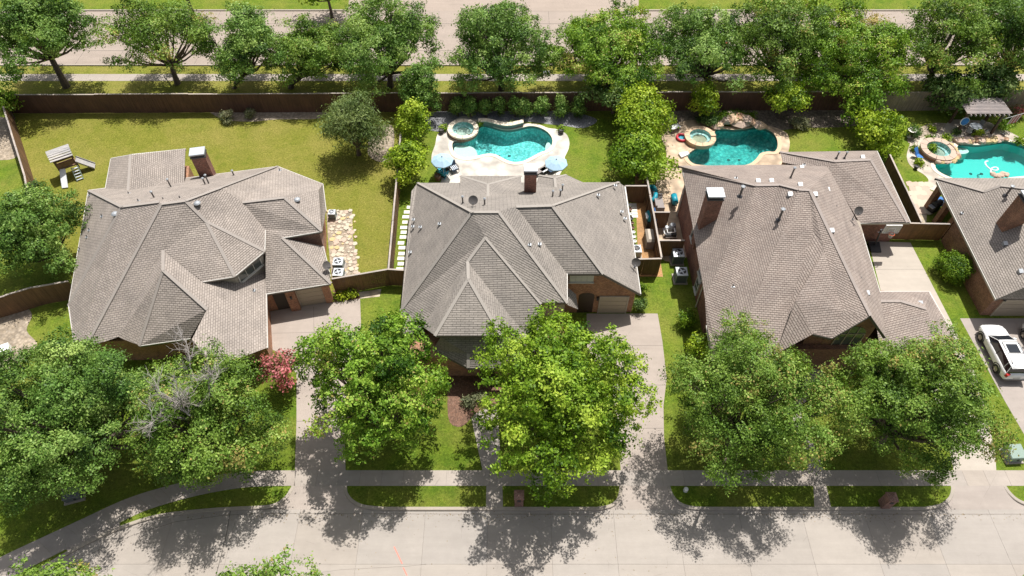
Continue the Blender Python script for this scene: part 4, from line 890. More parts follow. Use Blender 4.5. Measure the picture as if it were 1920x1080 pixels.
wallprism(h3, [(xw, 31.6), (xw, 45.6), (25.4, 46.0), (25.9, 50.0), (34.2, 50.0), (34.2, 41.7), (29.6, 41.7), (xe, 34), (33.0, 33.2), (33.2, 27.5), (27.5, 27.5), (27.5, 28.2), (17.0, 28.2), (17.0, 31.6)], 0, 2.85, 'brick_red')
wallprism(h3, [(xw, 31.7), (xw, 45.5), (25, 45.5), (28.4, 38), (28.4, 33.5), (24, 29.9), (17.2, 29.9), (17.2, 31.7)], 2.85, 4.1, 'brick_red', 'upper_wall')
GL3, GR3, GT3 = V3['GL'], V3['GRr'], V3['G']; yg = GT3.y+.35
MB().face([(GL3.x+.5, yg, 1.0), (GR3.x-.2, yg, 1.0), (GR3.x-.2, yg, 5.4), (GT3.x, yg, 6.8), (GL3.x+.5, yg, 5.6)]).build('gable_wall', 'brick_brown', h3)
wallprism(h3, rectpoly(GL3.x-.9, yg+.03, GL3.x+.8, yg+2.2), 2.5, 5.5, 'brick_red', 'upper_wall')
aw = MB(); cxw = (GL3.x+GR3.x)/2+.3; awd = 1.0
aw.add([(cxw-awd, yg-.03, 2.6), (cxw+awd, yg-.03, 2.6)] + [(cxw+awd*math.cos(math.pi*k/12), yg-.03, 4.3+.9*math.sin(math.pi*k/12)) for k in range(13)], [tuple(range(15))])
aw = aw.build('arched_window', 'window_glass', h3)
mu = MB()
for x in (-awd, -.33, .33, awd): mu.beam((cxw+x, yg-.06, 2.6), (cxw+x, yg-.06, 4.3+.9*math.sqrt(max(0, 1-(x/awd)**2))), .06, .06)
mu.beam((cxw-awd, yg-.06, 4.3), (cxw+awd, yg-.06, 4.3), .05, .06); mu.build('muntin', 'trim_tan', aw)
window(h3, (xw-.02, 36.2), (xw-.02, 35.0), 2.4, 3.8, 1, 2); window(h3, (xw-.02, 40.2), (xw-.02, 39.4), 2.4, 3.8, 1, 2); window(h3, (xw-.02, 36.0), (xw-.02, 35.2), .6, 1.9, 1, 2)
MB().tube([(xw-.12, 34.3, 4.1), (xw-.12, 34.3, 0)], .055, 6).build('downpipe', 'trim_white', h3)
MB().tube([(xw-.12, 44.9, 4.1), (xw-.12, 44.9, 0)], .055, 6).build('downpipe', 'trim_white', h3)
cb = onroof(V3, 'A1 B K0', 1312, 436); chimney(h3, (cb.x+.45, cb.y+.45), 1.2, .95, cb.z+3.7, cb.z-2, 'brick_red')
# small gable on the east slope
sg = solve(dict(a=(1586, 404, 5.4), b=(1620, 441, 4.0), c=(1590, 441, 4.2), d=(1612, 415, 4.6)))
MB().face([sg['a'], sg['c'], sg['b']]).build('dormer_wall', 'siding', h3); MB().face([sg['a'], sg['b'], sg['d']]).build('dormer_roof', 'trim_tan', h3)
for px, py in ((1421, 341), (1446, 341), (1500, 348), (1503, 316)): boxvent(h3, onroof(V3, 'A0 K0 back', px, py))
for px, py in ((1528, 366), (1551, 357), (1559, 434), (1625, 551)): boxvent(h3, onroof(V3, 'K3 X1 E2', px, py))
boxvent(h3, onroof(V3, 'K1 K2 W2a', 1481, 366)); boxvent(h3, onroof(V3, 'g1 g2 g4', 1725, 570)); boxvent(h3, onroof(V3, 'w0 w1 w5', 1617, 296))
vent(h3, onroof(V3, 'K0 K1 W2a', 1387, 368), 1.0, .09); vent(h3, onroof(V3, 'K1 K2 W2a', 1460, 412), 1.1, .09); vent(h3, onroof(V3, 'A0 K0 back', 1482, 334), 1.1, .07)
for px, py in ((1568, 297), (1583, 297)): vent(h3, onroof(V3, 'w0 w1 w5', px, py), .7, .06)
for px, py in ((1380, 335), (1507, 310)): stub(h3, onroof(V3, 'A0 K0 back', px, py))
for px, py in ((1567, 390), (1613, 524)): stub(h3, onroof(V3, 'K3 X1 E2', px, py))
stub(h3, onroof(V3, 'K0 W2a S1b', 1374, 537))
dish('satellite_dish', 'grey satellite dish on a bent mast beside the small roof gable above the court', onroof(V3, 'K3 V6 E2', 1598, 411), 0, .9)

# ---- house at the right edge
h4 = thing('brick_house', 'brown brick house with grey-brown roof next to the parked white car', 'house', (47, 40, 0), absolute=True)
V4 = solve(dict(A=(1754, 334, 2.8), Wt=(1757, 340, 2.8), F=(1868, 561, 2.8), S=Vector((44.8, 40, 7.2)), a1=(1845, 360, 'Wt', 'F', 'S'), a2=(1876, 349, 'Wt', 'F', 'S'), a3=(1990, 362, 'Wt', 'F', 'S'), f1=(1925, 537, 'Wt', 'F', 'S'), rr=(2005, 500, 'Wt', 'F', 'S'),
    NE=(2190, 334, 2.8), FE=(2260, 561, 2.8)))
roof(h4, V4, ['A Wt F f1 rr a3 a2 a1', 'A a1 a2 a3 NE', 'a3 rr FE NE', 'F f1 rr FE'], 'shingle_far', ['A a1', 'a1 a2 a3', 'a3 rr'], 'ridge_tan')
eave(h4, V4, ['Wt F'], 'trim_tan', 'trim_white'); eave(h4, V4, ['A NE', 'F f1'], 'fascia_dark')
wl = P(1838, 592).x; wallprism(h4, [(wl, 33.45), (wl, 41.8), (wl+2.6, 41.9), (wl+2.6, 46), (60, 46), (60, 33.45)], 0, 2.7, 'brick_brown')
MB().face([(wl, 33.43, 2.6), (60, 33.43, 2.6), (60, 33.43, 4.6), (wl+2.8, 33.43, 4.6)]).build('gable_wall', 'brick_orange', h4)
garage(h4, (wl+.9, 33.43), (wl+4.6, 33.43), 2.1, 'garage_paint')
for yy in (42.3, 44.0, 46.0): MB().box((wl+.35, yy, 1.35), (.5, .5, 2.7)).build('porch_pillar', 'brick_brown', h4)
MB().box((wl+.7, 33.3, 2.35), (.16, .2, .3)).build('wall_lamp', 'black_plastic', h4)
cb = onroof(V4, 'Wt F S', 1880, 432); chimney(h4, (cb.x+.5, cb.y+.4), 1.2, 1.1, cb.z+3.2, cb.z-2, 'brick_brown', rad(0))
vent(h4, onroof(V4, 'Wt F S', 1886, 366), 1.0, .09); stub(h4, onroof(V4, 'Wt F S', 1804, 400)); boxvent(h4, onroof(V4, 'Wt F S', 1884, 458)); boxvent(h4, onroof(V4, 'Wt F S', 1913, 510))

# ------------------------------------------------------------------ fences (posts, rails, caps; pickets joined per section)
def fence(label, pts, h, mat, side=1, group=None, cap='fence_cap', postmat='post_wood'):
    """pts: world xy of the fence line"""
    t = thing('wooden_fence', label, 'fence', (pts[0][0], pts[0][1], 0), absolute=True, group=group)
    rnd = random.Random(len(label)); 
    for a, b in zip(pts[:-1], pts[1:]):
        A, B = Vector((*a, 0)), Vector((*b, 0)); L = (B-A).length; n = max(1, round(L/2.44)); d = (B-A).normalized(); R = math.atan2(d.y, d.x); o = Vector((-d.y, d.x, 0))*side
        for i in range(n):
            p, q = A.lerp(B, i/n), A.lerp(B, (i+1)/n); mb = MB(); m = max(1, int((q-p).length/.145)); hh = h + rnd.uniform(-.03, .03)
            for k in range(m):
                c = p.lerp(q, (k+.5)/m); z = hh + rnd.uniform(-.02, .02)
                c = c + o*rnd.uniform(-.008, .008)
                mb.box((c.x, c.y, z/2+.03), ((q-p).length/m-.005, .02, z), R)
            mb.build('picket_panel', mat, t, kind='stuff')
            c = (p+q)/2 + o*.03
            MB().box((c.x, c.y, hh+.045), ((q-p).length-.01, .15, .045), R).build('top_cap', cap, t)
            rl = MB()
            for z in (.35, 1.1, hh-.3): rl.box((c.x+o.x*.02, c.y+o.y*.02, z), ((q-p).length-.02, .04, .09), R)
            rl.build('rail', mat, t)
            c = p + o*.07; MB().box((c.x, c.y, h/2), (.09, .09, h-.05), R).build('post', postmat, t)
    return t
T = lambda px, py, z=2.35: tuple(P(px, py, z)[:2])
yl, yrr = P(25, 213).y, P(1640, 207).y
fence('long dark brown board fence along the back of the wide lawn', [(P(24, 213).x, yl), (P(755, 211).x, (yl+yrr)/2)], 2.35, 'fence_dark')
fence('long dark brown board fence behind the clipped pool hedge', [(P(756, 211).x, (yl+yrr)/2), (P(1200, 209).x, yrr-.1)], 2.35, 'fence_dark')
fence('dark brown board fence behind the boulder waterfall', [(P(1201, 209).x, yrr-.1), (P(1635, 207).x, yrr)], 2.35, 'fence_dark')
fence('weathered grey-tan board fence behind the pergola yard', [(P(1636, 207).x, yrr-.2), (66, yrr+.5)], 2.35, 'fence_grey', 1, None, 'fence_grey')
fence('brown side fence running down the left of the playset lawn', [(P(24, 213).x, yl), T(47, 330, 2.3), T(62, 420, 2.3)], 2.3, 'fence_brown', -1)
fence('brown fence joining the tan-roofed house to the left tree', [T(-40, 570, 2.2), T(60, 540, 2.2), T(128, 528, 2.2)], 2.2, 'fence_brown')
fence('brown fence with bent line between garage and grey-roofed house', [T(622, 524, 2.1), T(726, 506, 2.1), T(757, 508, 2.1)], 2.1, 'fence_brown')
fence('brown side fence beside the stepping stones', [T(729, 505, 2.1), T(741, 372, 2.1), T(752, 250, 2.1)], 2.1, 'fence_brown', 1)
fence('short gate fence in front of the sandy side yard', [T(1195, 487, 2.1), T(1241, 486, 2.1)], 2.1, 'fence_brown')
fence('side fence between the sandy yard and the pool pump nook', [T(1241, 484, 2.1), T(1226, 400, 2.1), T(1213, 332, 2.1), T(1203, 240, 2.1)], 2.1, 'fence_brown', 1)
fence('short cross fence at the back of the sandy side yard', [T(1171, 350, 2.1), T(1213, 350, 2.1)], 2.1, 'fence_brown')
fence('short fence in front of the pool pump nook', [T(1235, 452, 2.0), T(1284, 452, 2.0)], 2.0, 'fence_brown')
fence('short fence behind the pool pump nook', [T(1226, 399, 2.0), T(1256, 399, 2.0)], 2.0, 'fence_brown')
fence('dark side fence between the back wing and the stone patio', [T(1668, 290, 2.2), T(1697, 352, 2.2), T(1727, 417, 2.2)], 2.2, 'fence_dark', 1)
fence('orange-brown fence closing the basketball court', [T(1688, 419, 2.1), T(1782, 421, 2.1)], 2.1, 'fence_orange')

# ------------------------------------------------------------------ trees and shrubs
def leaves(name, parent, centers, normals, lmat, size, per, spread, seed, droop=0., aspect=.62, tintc=None, tvar=.35):
    rng = np.random.default_rng(seed); n = len(centers)
    C = np.repeat(centers, per, 0); Nn = np.repeat(normals, per, 0); M = len(C)
    off = rng.normal(0, spread, (M, 3)); off[:, 2] *= .6
    C = C + off
    nr = Nn*.85 + rng.normal(0, .42, (M, 3)); nr[:, 2] += .2; nr /= np.linalg.norm(nr, axis=1)[:, None]+1e-9
    a = rng.normal(0, 1, (M, 3)) + off*1.2/max(spread, 1e-3)*.5; a[:, 2] -= droop
    a -= (a*nr).sum(1)[:, None]*nr; a /= np.linalg.norm(a, axis=1)[:, None]+1e-9
    b = np.cross(nr, a); s = size*rng.uniform(.45, 1.45, (M, 1))
    v = np.stack([C-a*s*.5, C+b*s*.5*aspect+nr*s*.06, C+a*s*.5, C-b*s*.5*aspect+nr*s*.06], 1).reshape(-1, 3)
    me = bpy.data.meshes.new(name)
    me.vertices.add(len(v)); me.vertices.foreach_set('co', v.astype(np.float32).ravel())
    me.loops.add(M*4); me.loops.foreach_set('vertex_index', np.arange(M*4, dtype=np.int32))
    me.polygons.add(M); me.polygons.foreach_set('loop_start', np.arange(0, M*4, 4, dtype=np.int32)); me.polygons.foreach_set('loop_total', np.full(M, 4, dtype=np.int32))
    at = me.attributes.new('tint', 'FLOAT', 'FACE')
    tc = np.repeat(tintc if tintc is not None else np.full(n, .5), per) + rng.normal(0, tvar*.5, M)
    at.data.foreach_set('value', np.clip(tc, 0, 1).astype(np.float32))
    me.update(); me.materials.append(MATS[lmat])
    o = bpy.data.objects.new(name, me); COL.objects.link(o); o.parent = parent; return o
def crown_points(rx, ry, rz, puffs, seed, puff=.36, fill=1.0, cone=0., low=-.55, hang=0.):
    rng = np.random.default_rng(seed)
    d = rng.normal(0, 1, (puffs*6, 3)); d /= np.linalg.norm(d, axis=1)[:, None]; d = d[d[:, 2] > low][:puffs]
    rr = rng.uniform(.50, .80, (len(d), 1)); rr[:len(d)//5] *= .45
    az = np.arctan2(d[:, 1], d[:, 0])[:, None]; wl_ = .35 if seed in (11, 12) else (.75 if seed < 60 else .4); rr = rr*(1+wl_*(.17*np.sin(3*az+seed*1.7)+.12*np.sin(5*az+seed*2.9)+.10*np.sin(2*az+4*d[:, 2:3]+seed)))
    pc = d*rr
    if cone: pc[:, :2] *= (1-cone*np.clip((pc[:, 2:3]+.7)/1.5, 0, 1))
    pr = puff*rng.uniform(.65, 1.2, len(pc))
    S = np.array([rx, ry, rz]); cen = []; nor = []; tin = []
    for i in range(len(pc)):
        k = int(fill*(pr[i]/.36)**2*150)
        q = rng.normal(0, 1, (k, 3)); q /= np.linalg.norm(q, axis=1)[:, None]
        q = q[(q[:, 2] > -.45) | (rng.random(len(q)) < .3)]
        rad_ = rng.uniform(.60, 1.04, (len(q), 1))
        wob = 1 + .22*np.sin(q[:, :1]*5+i)*np.cos(q[:, 1:2]*4+i*2)
        p = pc[i] + q*rad_*wob*pr[i]*np.array([1, 1, .8])
        keep = np.ones(len(p), bool)
        for j in range(len(pc)):
            if j == i: continue
            keep &= (((p-pc[j])**2).sum(1) > (pr[j]*.62)**2)
        p, q = p[keep], q[keep]
        if hang: p[:, 2] -= hang*((p[:, 0]**2+p[:, 1]**2))*rng.uniform(.5, 1.2, len(p))
        nn = q*.7 + p*.5; cen.append(p*S); nor.append(nn); tin.append(np.full(len(p), .5)+rng.normal(0, .2))
    cen = np.concatenate(cen); nor = np.concatenate(nor); nor /= np.linalg.norm(nor, axis=1)[:, None]+1e-9
    return cen, nor, np.concatenate(tin), pc*S, pr
def tree(name, label, lmat, cx, cy, wpx, hpx, zc, seed, cat='tree', base=None, leaf=.30, per=8, puffs=38, puff=.34, fill=1.0, cone=0., hang=0., droop=0., trunk=None, aspect=.62, group=None, barkm='bark', low=-.55, dense=1.0, spread=None, limbs=True):
    if base is not None:
        b = P(*base); lo, hi = .3, 20
        for _ in range(30):
            m = (lo+hi)/2; dz = Vector((b.x, b.y, m)); zcc = depth(dz); yy = 540 + FPX*(-dz.y*SP + (CAM_H-m)*CP)/zcc
            if yy > cy: lo = m
            else: hi = m
        zc = lo; c = P(cx, cy, zc)
    else:
        c = P(cx, cy, zc); b = Vector((c.x, c.y, 0))
    s = FPX/depth(c); R = wpx/2/s; el = math.atan2(CAM_H-zc, c.y); hh = hpx/2/s
    ry = min(R, .9*hh/math.sin(el)); rz = math.sqrt(max((.55*R)**2, hh*hh-(ry*math.sin(el))**2))/math.cos(el)
    rz = min(max(rz, .5*R), 1.3*R, zc*.92)
    R *= 1.02; ry *= 1.02; rz *= 1.0
    t = thing(name, label, cat, (b.x, b.y, 0), group=group)
    cen, nor, tin, pc, pr = crown_points(R, ry, rz, puffs, seed, puff, fill, cone, low, hang)
    # density by area
    target = int(dense*4.6*math.pi*R*ry/(per*leaf*leaf*aspect*.5)) + 30
    rng = np.random.default_rng(seed+1)
    if len(cen) > target: ix = rng.choice(len(cen), target, replace=False)
    else: ix = rng.choice(len(cen), target, replace=True)
    sp = (spread or leaf*.85)
    jit = rng.normal(0, leaf*.35, (len(ix), 3))
    off = np.array([c.x-b.x, c.y-b.y, zc])
    leaves('crown', t, cen[ix]+jit+off, nor[ix], lmat, leaf, per, sp, seed+2, droop, aspect, tin[ix])
    tr_ = trunk or max(.10, R*.045)
    mb = MB(); rnd = random.Random(seed)
    top = Vector(off)-Vector((0, 0, rz*.35)); fork = Vector((off[0]*.5, off[1]*.5, max(.6, min(zc-rz*.75, zc*.55))))
    mb.tube([(0, 0, -.1), (off[0]*.1+.03, off[1]*.1, fork.z*.4), tuple(fork)], [tr_*1.4, tr_*1.05, tr_*.9], 8)
    if limbs:
        for i in range(0, len(pc), 2):
            e = Vector(pc[i])*.92+Vector(off); m_ = fork.lerp(e, .5)+Vector((rnd.uniform(-.3, .3)*R*.2, rnd.uniform(-.3, .3)*R*.2, -.06*R))
            mb.tube([tuple(fork), tuple(m_), tuple(e)], [tr_*.55, tr_*.34, tr_*.10], 5)
            for k in range(2):
                e2 = e + Vector((rnd.gauss(0, 1), rnd.gauss(0, 1), rnd.gauss(.2, .6)))*R*.05
                mb.tube([tuple(m_.lerp(e, .4)), tuple(e2)], [tr_*.2, tr_*.05], 4)
    mb.build('trunk', barkm, t)
    return t, c, R, ry, rz
def shrub(label, lmat, cx, cy, wpx, hpx, seed, leaf=.14, puffs=14, cone=0., cat='shrub', name='shrub', per=7, group=None, dense=1.0, puff=.42, zc=None, low=-.75):
    b = P(cx, cy); s = FPX/depth(b); R = wpx/2/s
    zz = zc or max(.3, R*.75)
    return tree(name, label, lmat, cx, cy, wpx, hpx, zz, seed, cat, None, leaf, per, puffs, puff, 1.0, cone, 0, 0, None, .6, group, 'bark', low, dense, None, False)

# street trees in front
tree('maple_tree', 'bright green maple between the driveway and the front walk, beside the crape myrtle drive', 'leaf_maple_deep', 703, 720, 325, 325, 6.6, 11, leaf=.185, per=20, spread=.17, puffs=125, puff=.17)
tree('maple_tree', 'largest bright lime-green maple beside the brick mailbox, wider than its neighbour', 'leaf_maple', 1045, 740, 385, 378, 6.8, 12, leaf=.185, per=20, spread=.17, puffs=140, puff=.165)
tree('oak_tree', 'dark live oak in front of the rose-brown roof, over the front path', 'leaf_oak_warm', 1412, 757, 365, 330, 6.0, 13, leaf=.14, per=22, spread=.19, puffs=105, puff=.18, dense=.85)
tree('oak_tree', 'dark live oak overhanging the court driveway and brick mailbox', 'leaf_oak_warm', 1716, 757, 345, 328, 6.0, 14, leaf=.14, per=22, spread=.19, puffs=105, puff=.18, dense=.85)
tree('oak_tree', 'broad dark oak over the curving sidewalk and grey utility box', 'leaf_oak', 125, 782, 440, 360, 6.0, 15, leaf=.15, per=22, spread=.2, puffs=150, puff=.15)
tt, tc, tR, try_, trz = tree('oak_tree', 'oak with bare dead grey branches in its crown beside the crape myrtle', 'leaf_oak_warm', 380, 790, 320, 345, 6.0, 16, leaf=.15, per=22, spread=.2, puffs=100, puff=.18, dense=.9)
db = MB(); rnd = random.Random(9); o_ = Vector((0, 0, tc.z))
def deadlimb(p, d, L, r, lev):
    pts = [p]; rs = [r]; n_ = 4; q = p.copy(); dd = d.copy()
    for k in range(n_):
        dd = (dd + Vector((rnd.gauss(0, .22), rnd.gauss(0, .22), rnd.gauss(.02, .12)))).normalized(); q = q + dd*L/n_; pts.append(q.copy()); rs.append(r*(1-.75*(k+1)/n_))
        if lev < 2:
            for m_ in range((3, 4)[lev]):
                sd = (dd + Vector((rnd.gauss(0, .75), rnd.gauss(0, .75), rnd.gauss(.1, .35)))).normalized(); deadlimb(q.lerp(pts[-2], rnd.random()), sd, L*rnd.uniform(.35, .55), max(.009, r*.45), lev+1)
    db.tube([tuple(a) for a in pts], rs, 4 if lev < 2 else 3, cap=False)
for (a0, b0, c0, dx, dy) in ((.05, -.15, .45, -.25, .1), (.2, .15, .5, .5, .6), (-.1, .35, .35, -.2, .8), (.0, -.1, .5, .2, -.7), (-.1, -.2, .5, -.5, -.4)):
    st_ = o_ + Vector((a0*tR, b0*try_, c0*trz)); db.tube([tuple(o_), tuple(st_)], [.1, .06], 5)
    deadlimb(st_, Vector((dx, dy, 1.15)).normalized(), trz*.5, .055, 0)
db.build('dead_branches', 'bark_dead', tt)
tree('oak_tree', 'dense dark oak beside the west wall of the tan-roofed house', 'leaf_oak', 62, 432, 215, 235, 4.6, 17, leaf=.16, per=20, spread=.2, puffs=100, puff=.18)
tree('crape_myrtle', 'crape myrtle with pink-red blossom beside the driveway', 'leaf_crape', 525, 690, 72, 125, 2.6, 18, leaf=.2, per=9, puffs=24, dense=1.0)
tree('oak_tree', 'oak top across the street, below the curved kerb', 'leaf_oak_warm', 150, 1222, 370, 370, 6.5, 19, leaf=.17, per=16, puffs=90, puff=.19, dense=.75)
tree('oak_tree', 'feathery oak top across the street, below the long tree shadow', 'leaf_oak_warm', 525, 1222, 390, 390, 6.5, 20, leaf=.17, per=16, puffs=90, puff=.19, dense=.75)
tree('oak_tree', 'oak top at the street edge opposite the green utility box driveway', 'leaf_oak', 1980, 1188, 275, 270, 6.5, 21, leaf=.17, per=16, puffs=70, puff=.19, dense=.75)
# row behind the back fence
BR = [(68, 52, 235, 175, (125, 163), 'oak with a leaning dark trunk behind the corner of the back fence', 'leaf_oak', .85, 85),
      (300, 62, 200, 175, (333, 157), 'thin-crowned oak by the back sidewalk behind the playset lawn', 'leaf_oak_warm', .55, 60),
      (462, 86, 170, 185, (440, 165), 'round oak behind the long dark fence with two small shrubs', 'leaf_oak', 1.0, 70),
      (578, 92, 175, 190, (545, 165), 'oak with a low hanging limb over the back fence', 'leaf_oak_warm', .9, 90),
      (726, 75, 220, 195, (732, 163), 'spreading oak behind the dark holly tree', 'leaf_oak', .85, 85),
      (935, 82, 210, 175, (940, 168), 'well-rounded oak standing directly behind the clipped pool hedge', 'leaf_oak', .95, 100),
      (1140, 92, 225, 215, (1140, 165), 'very dense oak behind the lime trees by the pool lawn', 'leaf_maple_deep', 1.05, 110),
      (1320, 84, 215, 205, (1330, 165), 'dark oak behind the boulder waterfall', 'leaf_oak', .85, 80),
      (1455, 74, 190, 205, (1470, 165), 'oak behind the small lime tree at the dark fence', 'leaf_oak_warm', .75, 75),
      (1592, 92, 255, 225, (1600, 165), 'wide bright oak reaching over the end of the dark fence', 'leaf_maple_deep', .85, 110),
      (1775, 72, 235, 190, (1738, 163), 'oak with a leaning forked trunk behind the grey fence', 'leaf_oak_warm', .55, 65),
      (1905, 62, 175, 190, (1900, 160), 'oak behind the big bushes by the pergola', 'leaf_oak', .8, 70)]
for i, (cx, cy, ww, hh, bs, lb, lm, dn, pf) in enumerate(BR):
    tree('oak_tree', lb, lm, cx, cy+4, ww*1.06, hh*1.06, 5, 30+i, base=bs, leaf=.2, per=16, spread=.24, puffs=pf, puff=.19, dense=dn, group='oaks along the back road')
for i, (cx, cy, ww, hh, lb) in enumerate([(1480, -10, 150, 60, 'pale green tree across the back road beside the median'), (1885, -15, 170, 70, 'pale green tree across the back road at the far corner'), (610, -25, 120, 50, 'dark tree across the back road above the wide lawn'), (340, -30, 140, 45, 'tree across the back road beyond the thin-crowned oak')]):
    tree('oak_tree', lb, 'leaf_maple', cx, cy, ww, hh, 4, 50+i, leaf=.4, per=7, puffs=24, dense=.5)
# back gardens
tree('willow_oak', 'drooping olive-green tree standing alone at the end of the wide lawn', 'leaf_willow', 660, 232, 165, 205, 3.9, 60, leaf=.34, per=10, puffs=60, puff=.22, hang=.3, cone=.35, droop=1.8, aspect=.2, dense=.55, low=-.8)
tree('holly_tree', 'dark glossy pyramid-shaped holly beside the pool hedge', 'leaf_oak', 787, 165, 108, 132, 3.8, 61, leaf=.2, per=12, puffs=60, puff=.24, cone=.6, dense=.95, low=-.9)
tree('garden_tree', 'loose lime-green young tree behind the raised spa', 'leaf_lime', 775, 228, 82, 95, 2.6, 62, leaf=.22, per=8, puffs=24, cone=.45, dense=.95, low=-.8)
tree('garden_tree', 'bright yellow-green tree next to the umbrella and teal chair', 'leaf_lime', 765, 302, 98, 108, 2.4, 63, leaf=.22, per=8, puffs=28, cone=.2, dense=.95, low=-.8)
tree('garden_tree', 'tall yellow-green tree at the end of the pool hedge', 'leaf_lime', 1197, 218, 140, 130, 3.0, 64, leaf=.24, per=8, puffs=34, cone=.35, dense=.95, low=-.8)
tree('garden_tree', 'bright green tree overhanging the sandy side yard', 'leaf_maple', 1203, 292, 128, 125, 2.6, 65, leaf=.24, per=8, puffs=30, dense=.95, low=-.8)
tree('holly_tree', 'dark broadleaf tree between the dense oak and the lime tree', 'leaf_holly', 1155, 165, 110, 95, 3.2, 66, leaf=.26, per=8, puffs=28, dense=.95, low=-.8)
tree('garden_tree', 'lime-green young tree beside the back fence and waterfall pool spa', 'leaf_lime', 1323, 182, 66, 78, 2.4, 67, leaf=.22, per=8, puffs=20, dense=.95, low=-.8)
tree('garden_tree', 'small lime tree with a thin bare trunk in front of the dark fence', 'leaf_lime', 1474, 184, 84, 64, 2.6, 68, leaf=.22, per=8, puffs=22, dense=.9)
tree('garden_tree', 'mid-green tree at the end of the dark fence', 'leaf_maple_deep', 1612, 190, 80, 95, 2.8, 69, leaf=.24, per=8, puffs=24, dense=.95, low=-.8)
tree('garden_tree', 'bright lime tree over the corner of the back wing roof', 'leaf_lime', 1655, 246, 100, 95, 2.4, 70, leaf=.24, per=8, puffs=28, dense=.95, low=-.8)
tree('holly_tree', 'big dark rounded bush touching the pergola roof', 'leaf_holly', 1793, 168, 110, 95, 2.6, 71, leaf=.3, per=8, puffs=26, dense=.95, low=-.9)
tree('holly_tree', 'big dark rounded bush between the pergola and the flag', 'leaf_holly', 1862, 160, 100, 95, 2.8, 72, leaf=.3, per=8, puffs=26, dense=.95, low=-.9)
tree('garden_tree', 'green tree outside the left corner of the back fence', 'leaf_maple_deep', 4, 190, 60, 75, 2.2, 73, leaf=.24, per=8, puffs=18, dense=.95, low=-.8)
tree('garden_tree', 'bright lime shrub-like tree at the corner of the rose-brown house', 'leaf_lime', 1312, 655, 58, 70, 2.0, 74, leaf=.2, per=8, puffs=16, dense=1.0)
for i, (x, ww) in enumerate(((857, 28), (882, 30), (911, 26), (936, 26), (966, 28), (985, 28), (1016, 30), (1051, 32), (1084, 28))):
    shrub('clipped upright evergreen in the row behind the turquoise pool', 'leaf_oak', x, 198 + (i % 3), ww*1.08, 54, 100+i, .16, 22, .5, 'shrub', 'hedge_shrub', 7, 'clipped pool hedge', 1.3, .4, 1.35, -.95)
shrub('small grey-leaved shrub with bare twigs against the long dark fence', 'leaf_grey', 425, 217, 30, 28, 120, .14, 9, dense=1.0)
shrub('narrow grey upright shrub against the long dark fence', 'leaf_grey', 470, 212, 22, 32, 121, .14, 9, dense=1.0)
shrub('round clipped boxwood ball beside the brown brick wall', 'leaf_box', 1793, 500, 62, 60, 122, .13, 60, 0, dense=1.8, puff=.42, zc=1.15, low=-.95)
shrub('squared boxwood against the west wall of the rose-brown house', 'leaf_box', 1288, 598, 36, 44, 123, .14, 26, 0, dense=1.0, zc=.8, low=-.95)
shrub('low boxwood at the corner of the orange brick garage', 'leaf_holly', 1200, 569, 26, 32, 124, .13, 18, 0, dense=1.0, zc=.7, low=-.95)
shrub('dark boxwood in front of the gate fence by the garage', 'leaf_box', 1203, 538, 20, 28, 125, .13, 14, 0, dense=1.0, zc=.6, low=-.95)
for i, (x, y) in enumerate(((640, 551), (658, 548))):
    shrub('golden-lime tufted plant in the mulch by the bent fence', 'leaf_gold', x, y, 20, 18, 126+i, .18, 9, 0, 'plant', 'tufted_plant', 6, 'golden plants by the fence', 1.1, .42, .35)
shrub('low dark hedge behind the boulder waterfall', 'leaf_box', 1375, 219, 90, 22, 130, .17, 24, dense=1.0, zc=.5)
shrub('mounded pale grass clump beside the clipped back lawn', 'leaf_grey', 1497, 232, 38, 26, 131, .2, 12, dense=1.0, zc=.5)
shrub('dark shrub left of the boulder waterfall', 'leaf_holly', 1330, 224, 44, 24, 132, .17, 12, dense=1.0, zc=.5)
shrub('round dark shrub behind the white bird bath', 'leaf_holly', 1713, 247, 28, 24, 133, .16, 12, dense=1.0, zc=.6)
for i, (x, y, ww, hh, m, lb) in enumerate([(1836, 250, 18, 18, 'leaf_lime', 'leafy lime plant at the foot of the pergola'), (1776, 258, 14, 16, 'leaf_maple', 'spiky plant on the rim side of the stone-ringed spa'), (1749, 279, 16, 18, 'leaf_maple', 'leafy plant hanging over the stone-ringed spa'), (1714, 278, 10, 14, 'leaf_maple', 'tall thin plant by the blue folding chair'),
        (1724, 304, 14, 12, 'leaf_lime', 'low plant beside the blue folding chair'), (1795, 247, 14, 14, 'leaf_holly', 'dark potted plant under the pergola edge'), (1745, 258, 12, 12, 'leaf_maple', 'potted palm next to the bird bath bed'), (1880, 230, 36, 22, 'leaf_maple_deep', 'flower bed shrub under the flag'), (1905, 208, 32, 26, 'leaf_crape', 'red flowering shrub behind the flag'),
        (1912, 265, 20, 26, 'leaf_lime', 'lime shrub at the deck edge beyond the flag'), (1747, 240, 14, 10, 'leaf_lime', 'small golden plant in the bare bed'), (832, 240, 14, 16, 'leaf_maple', 'potted plant beside the raised spa'), (1052, 241, 10, 12, 'leaf_maple', 'small potted plant at the right end of the turquoise pool deck'), (900, 231, 7, 8, 'leaf_maple', 'tiny plant on the stone wall next to the spa'), (959, 232, 7, 8, 'leaf_maple', 'tiny plant on the stone wall near its low end')]):
    shrub(lb, m, x, y, ww, hh, 140+i, .16, 8, dense=1.0, cat='plant', name='garden_plant', puff=.45)
for i, (x, y, ww, hh, lb) in enumerate([(880, 752, 26, 30, 'pale flowering plant by the front walk'), (905, 745, 24, 22, 'brown-leaved plant under the large maple')]):
    shrub(lb, 'leaf_grey', x, y, ww, hh, 170+i, .14, 8, dense=1.0, cat='plant', name='garden_plant')

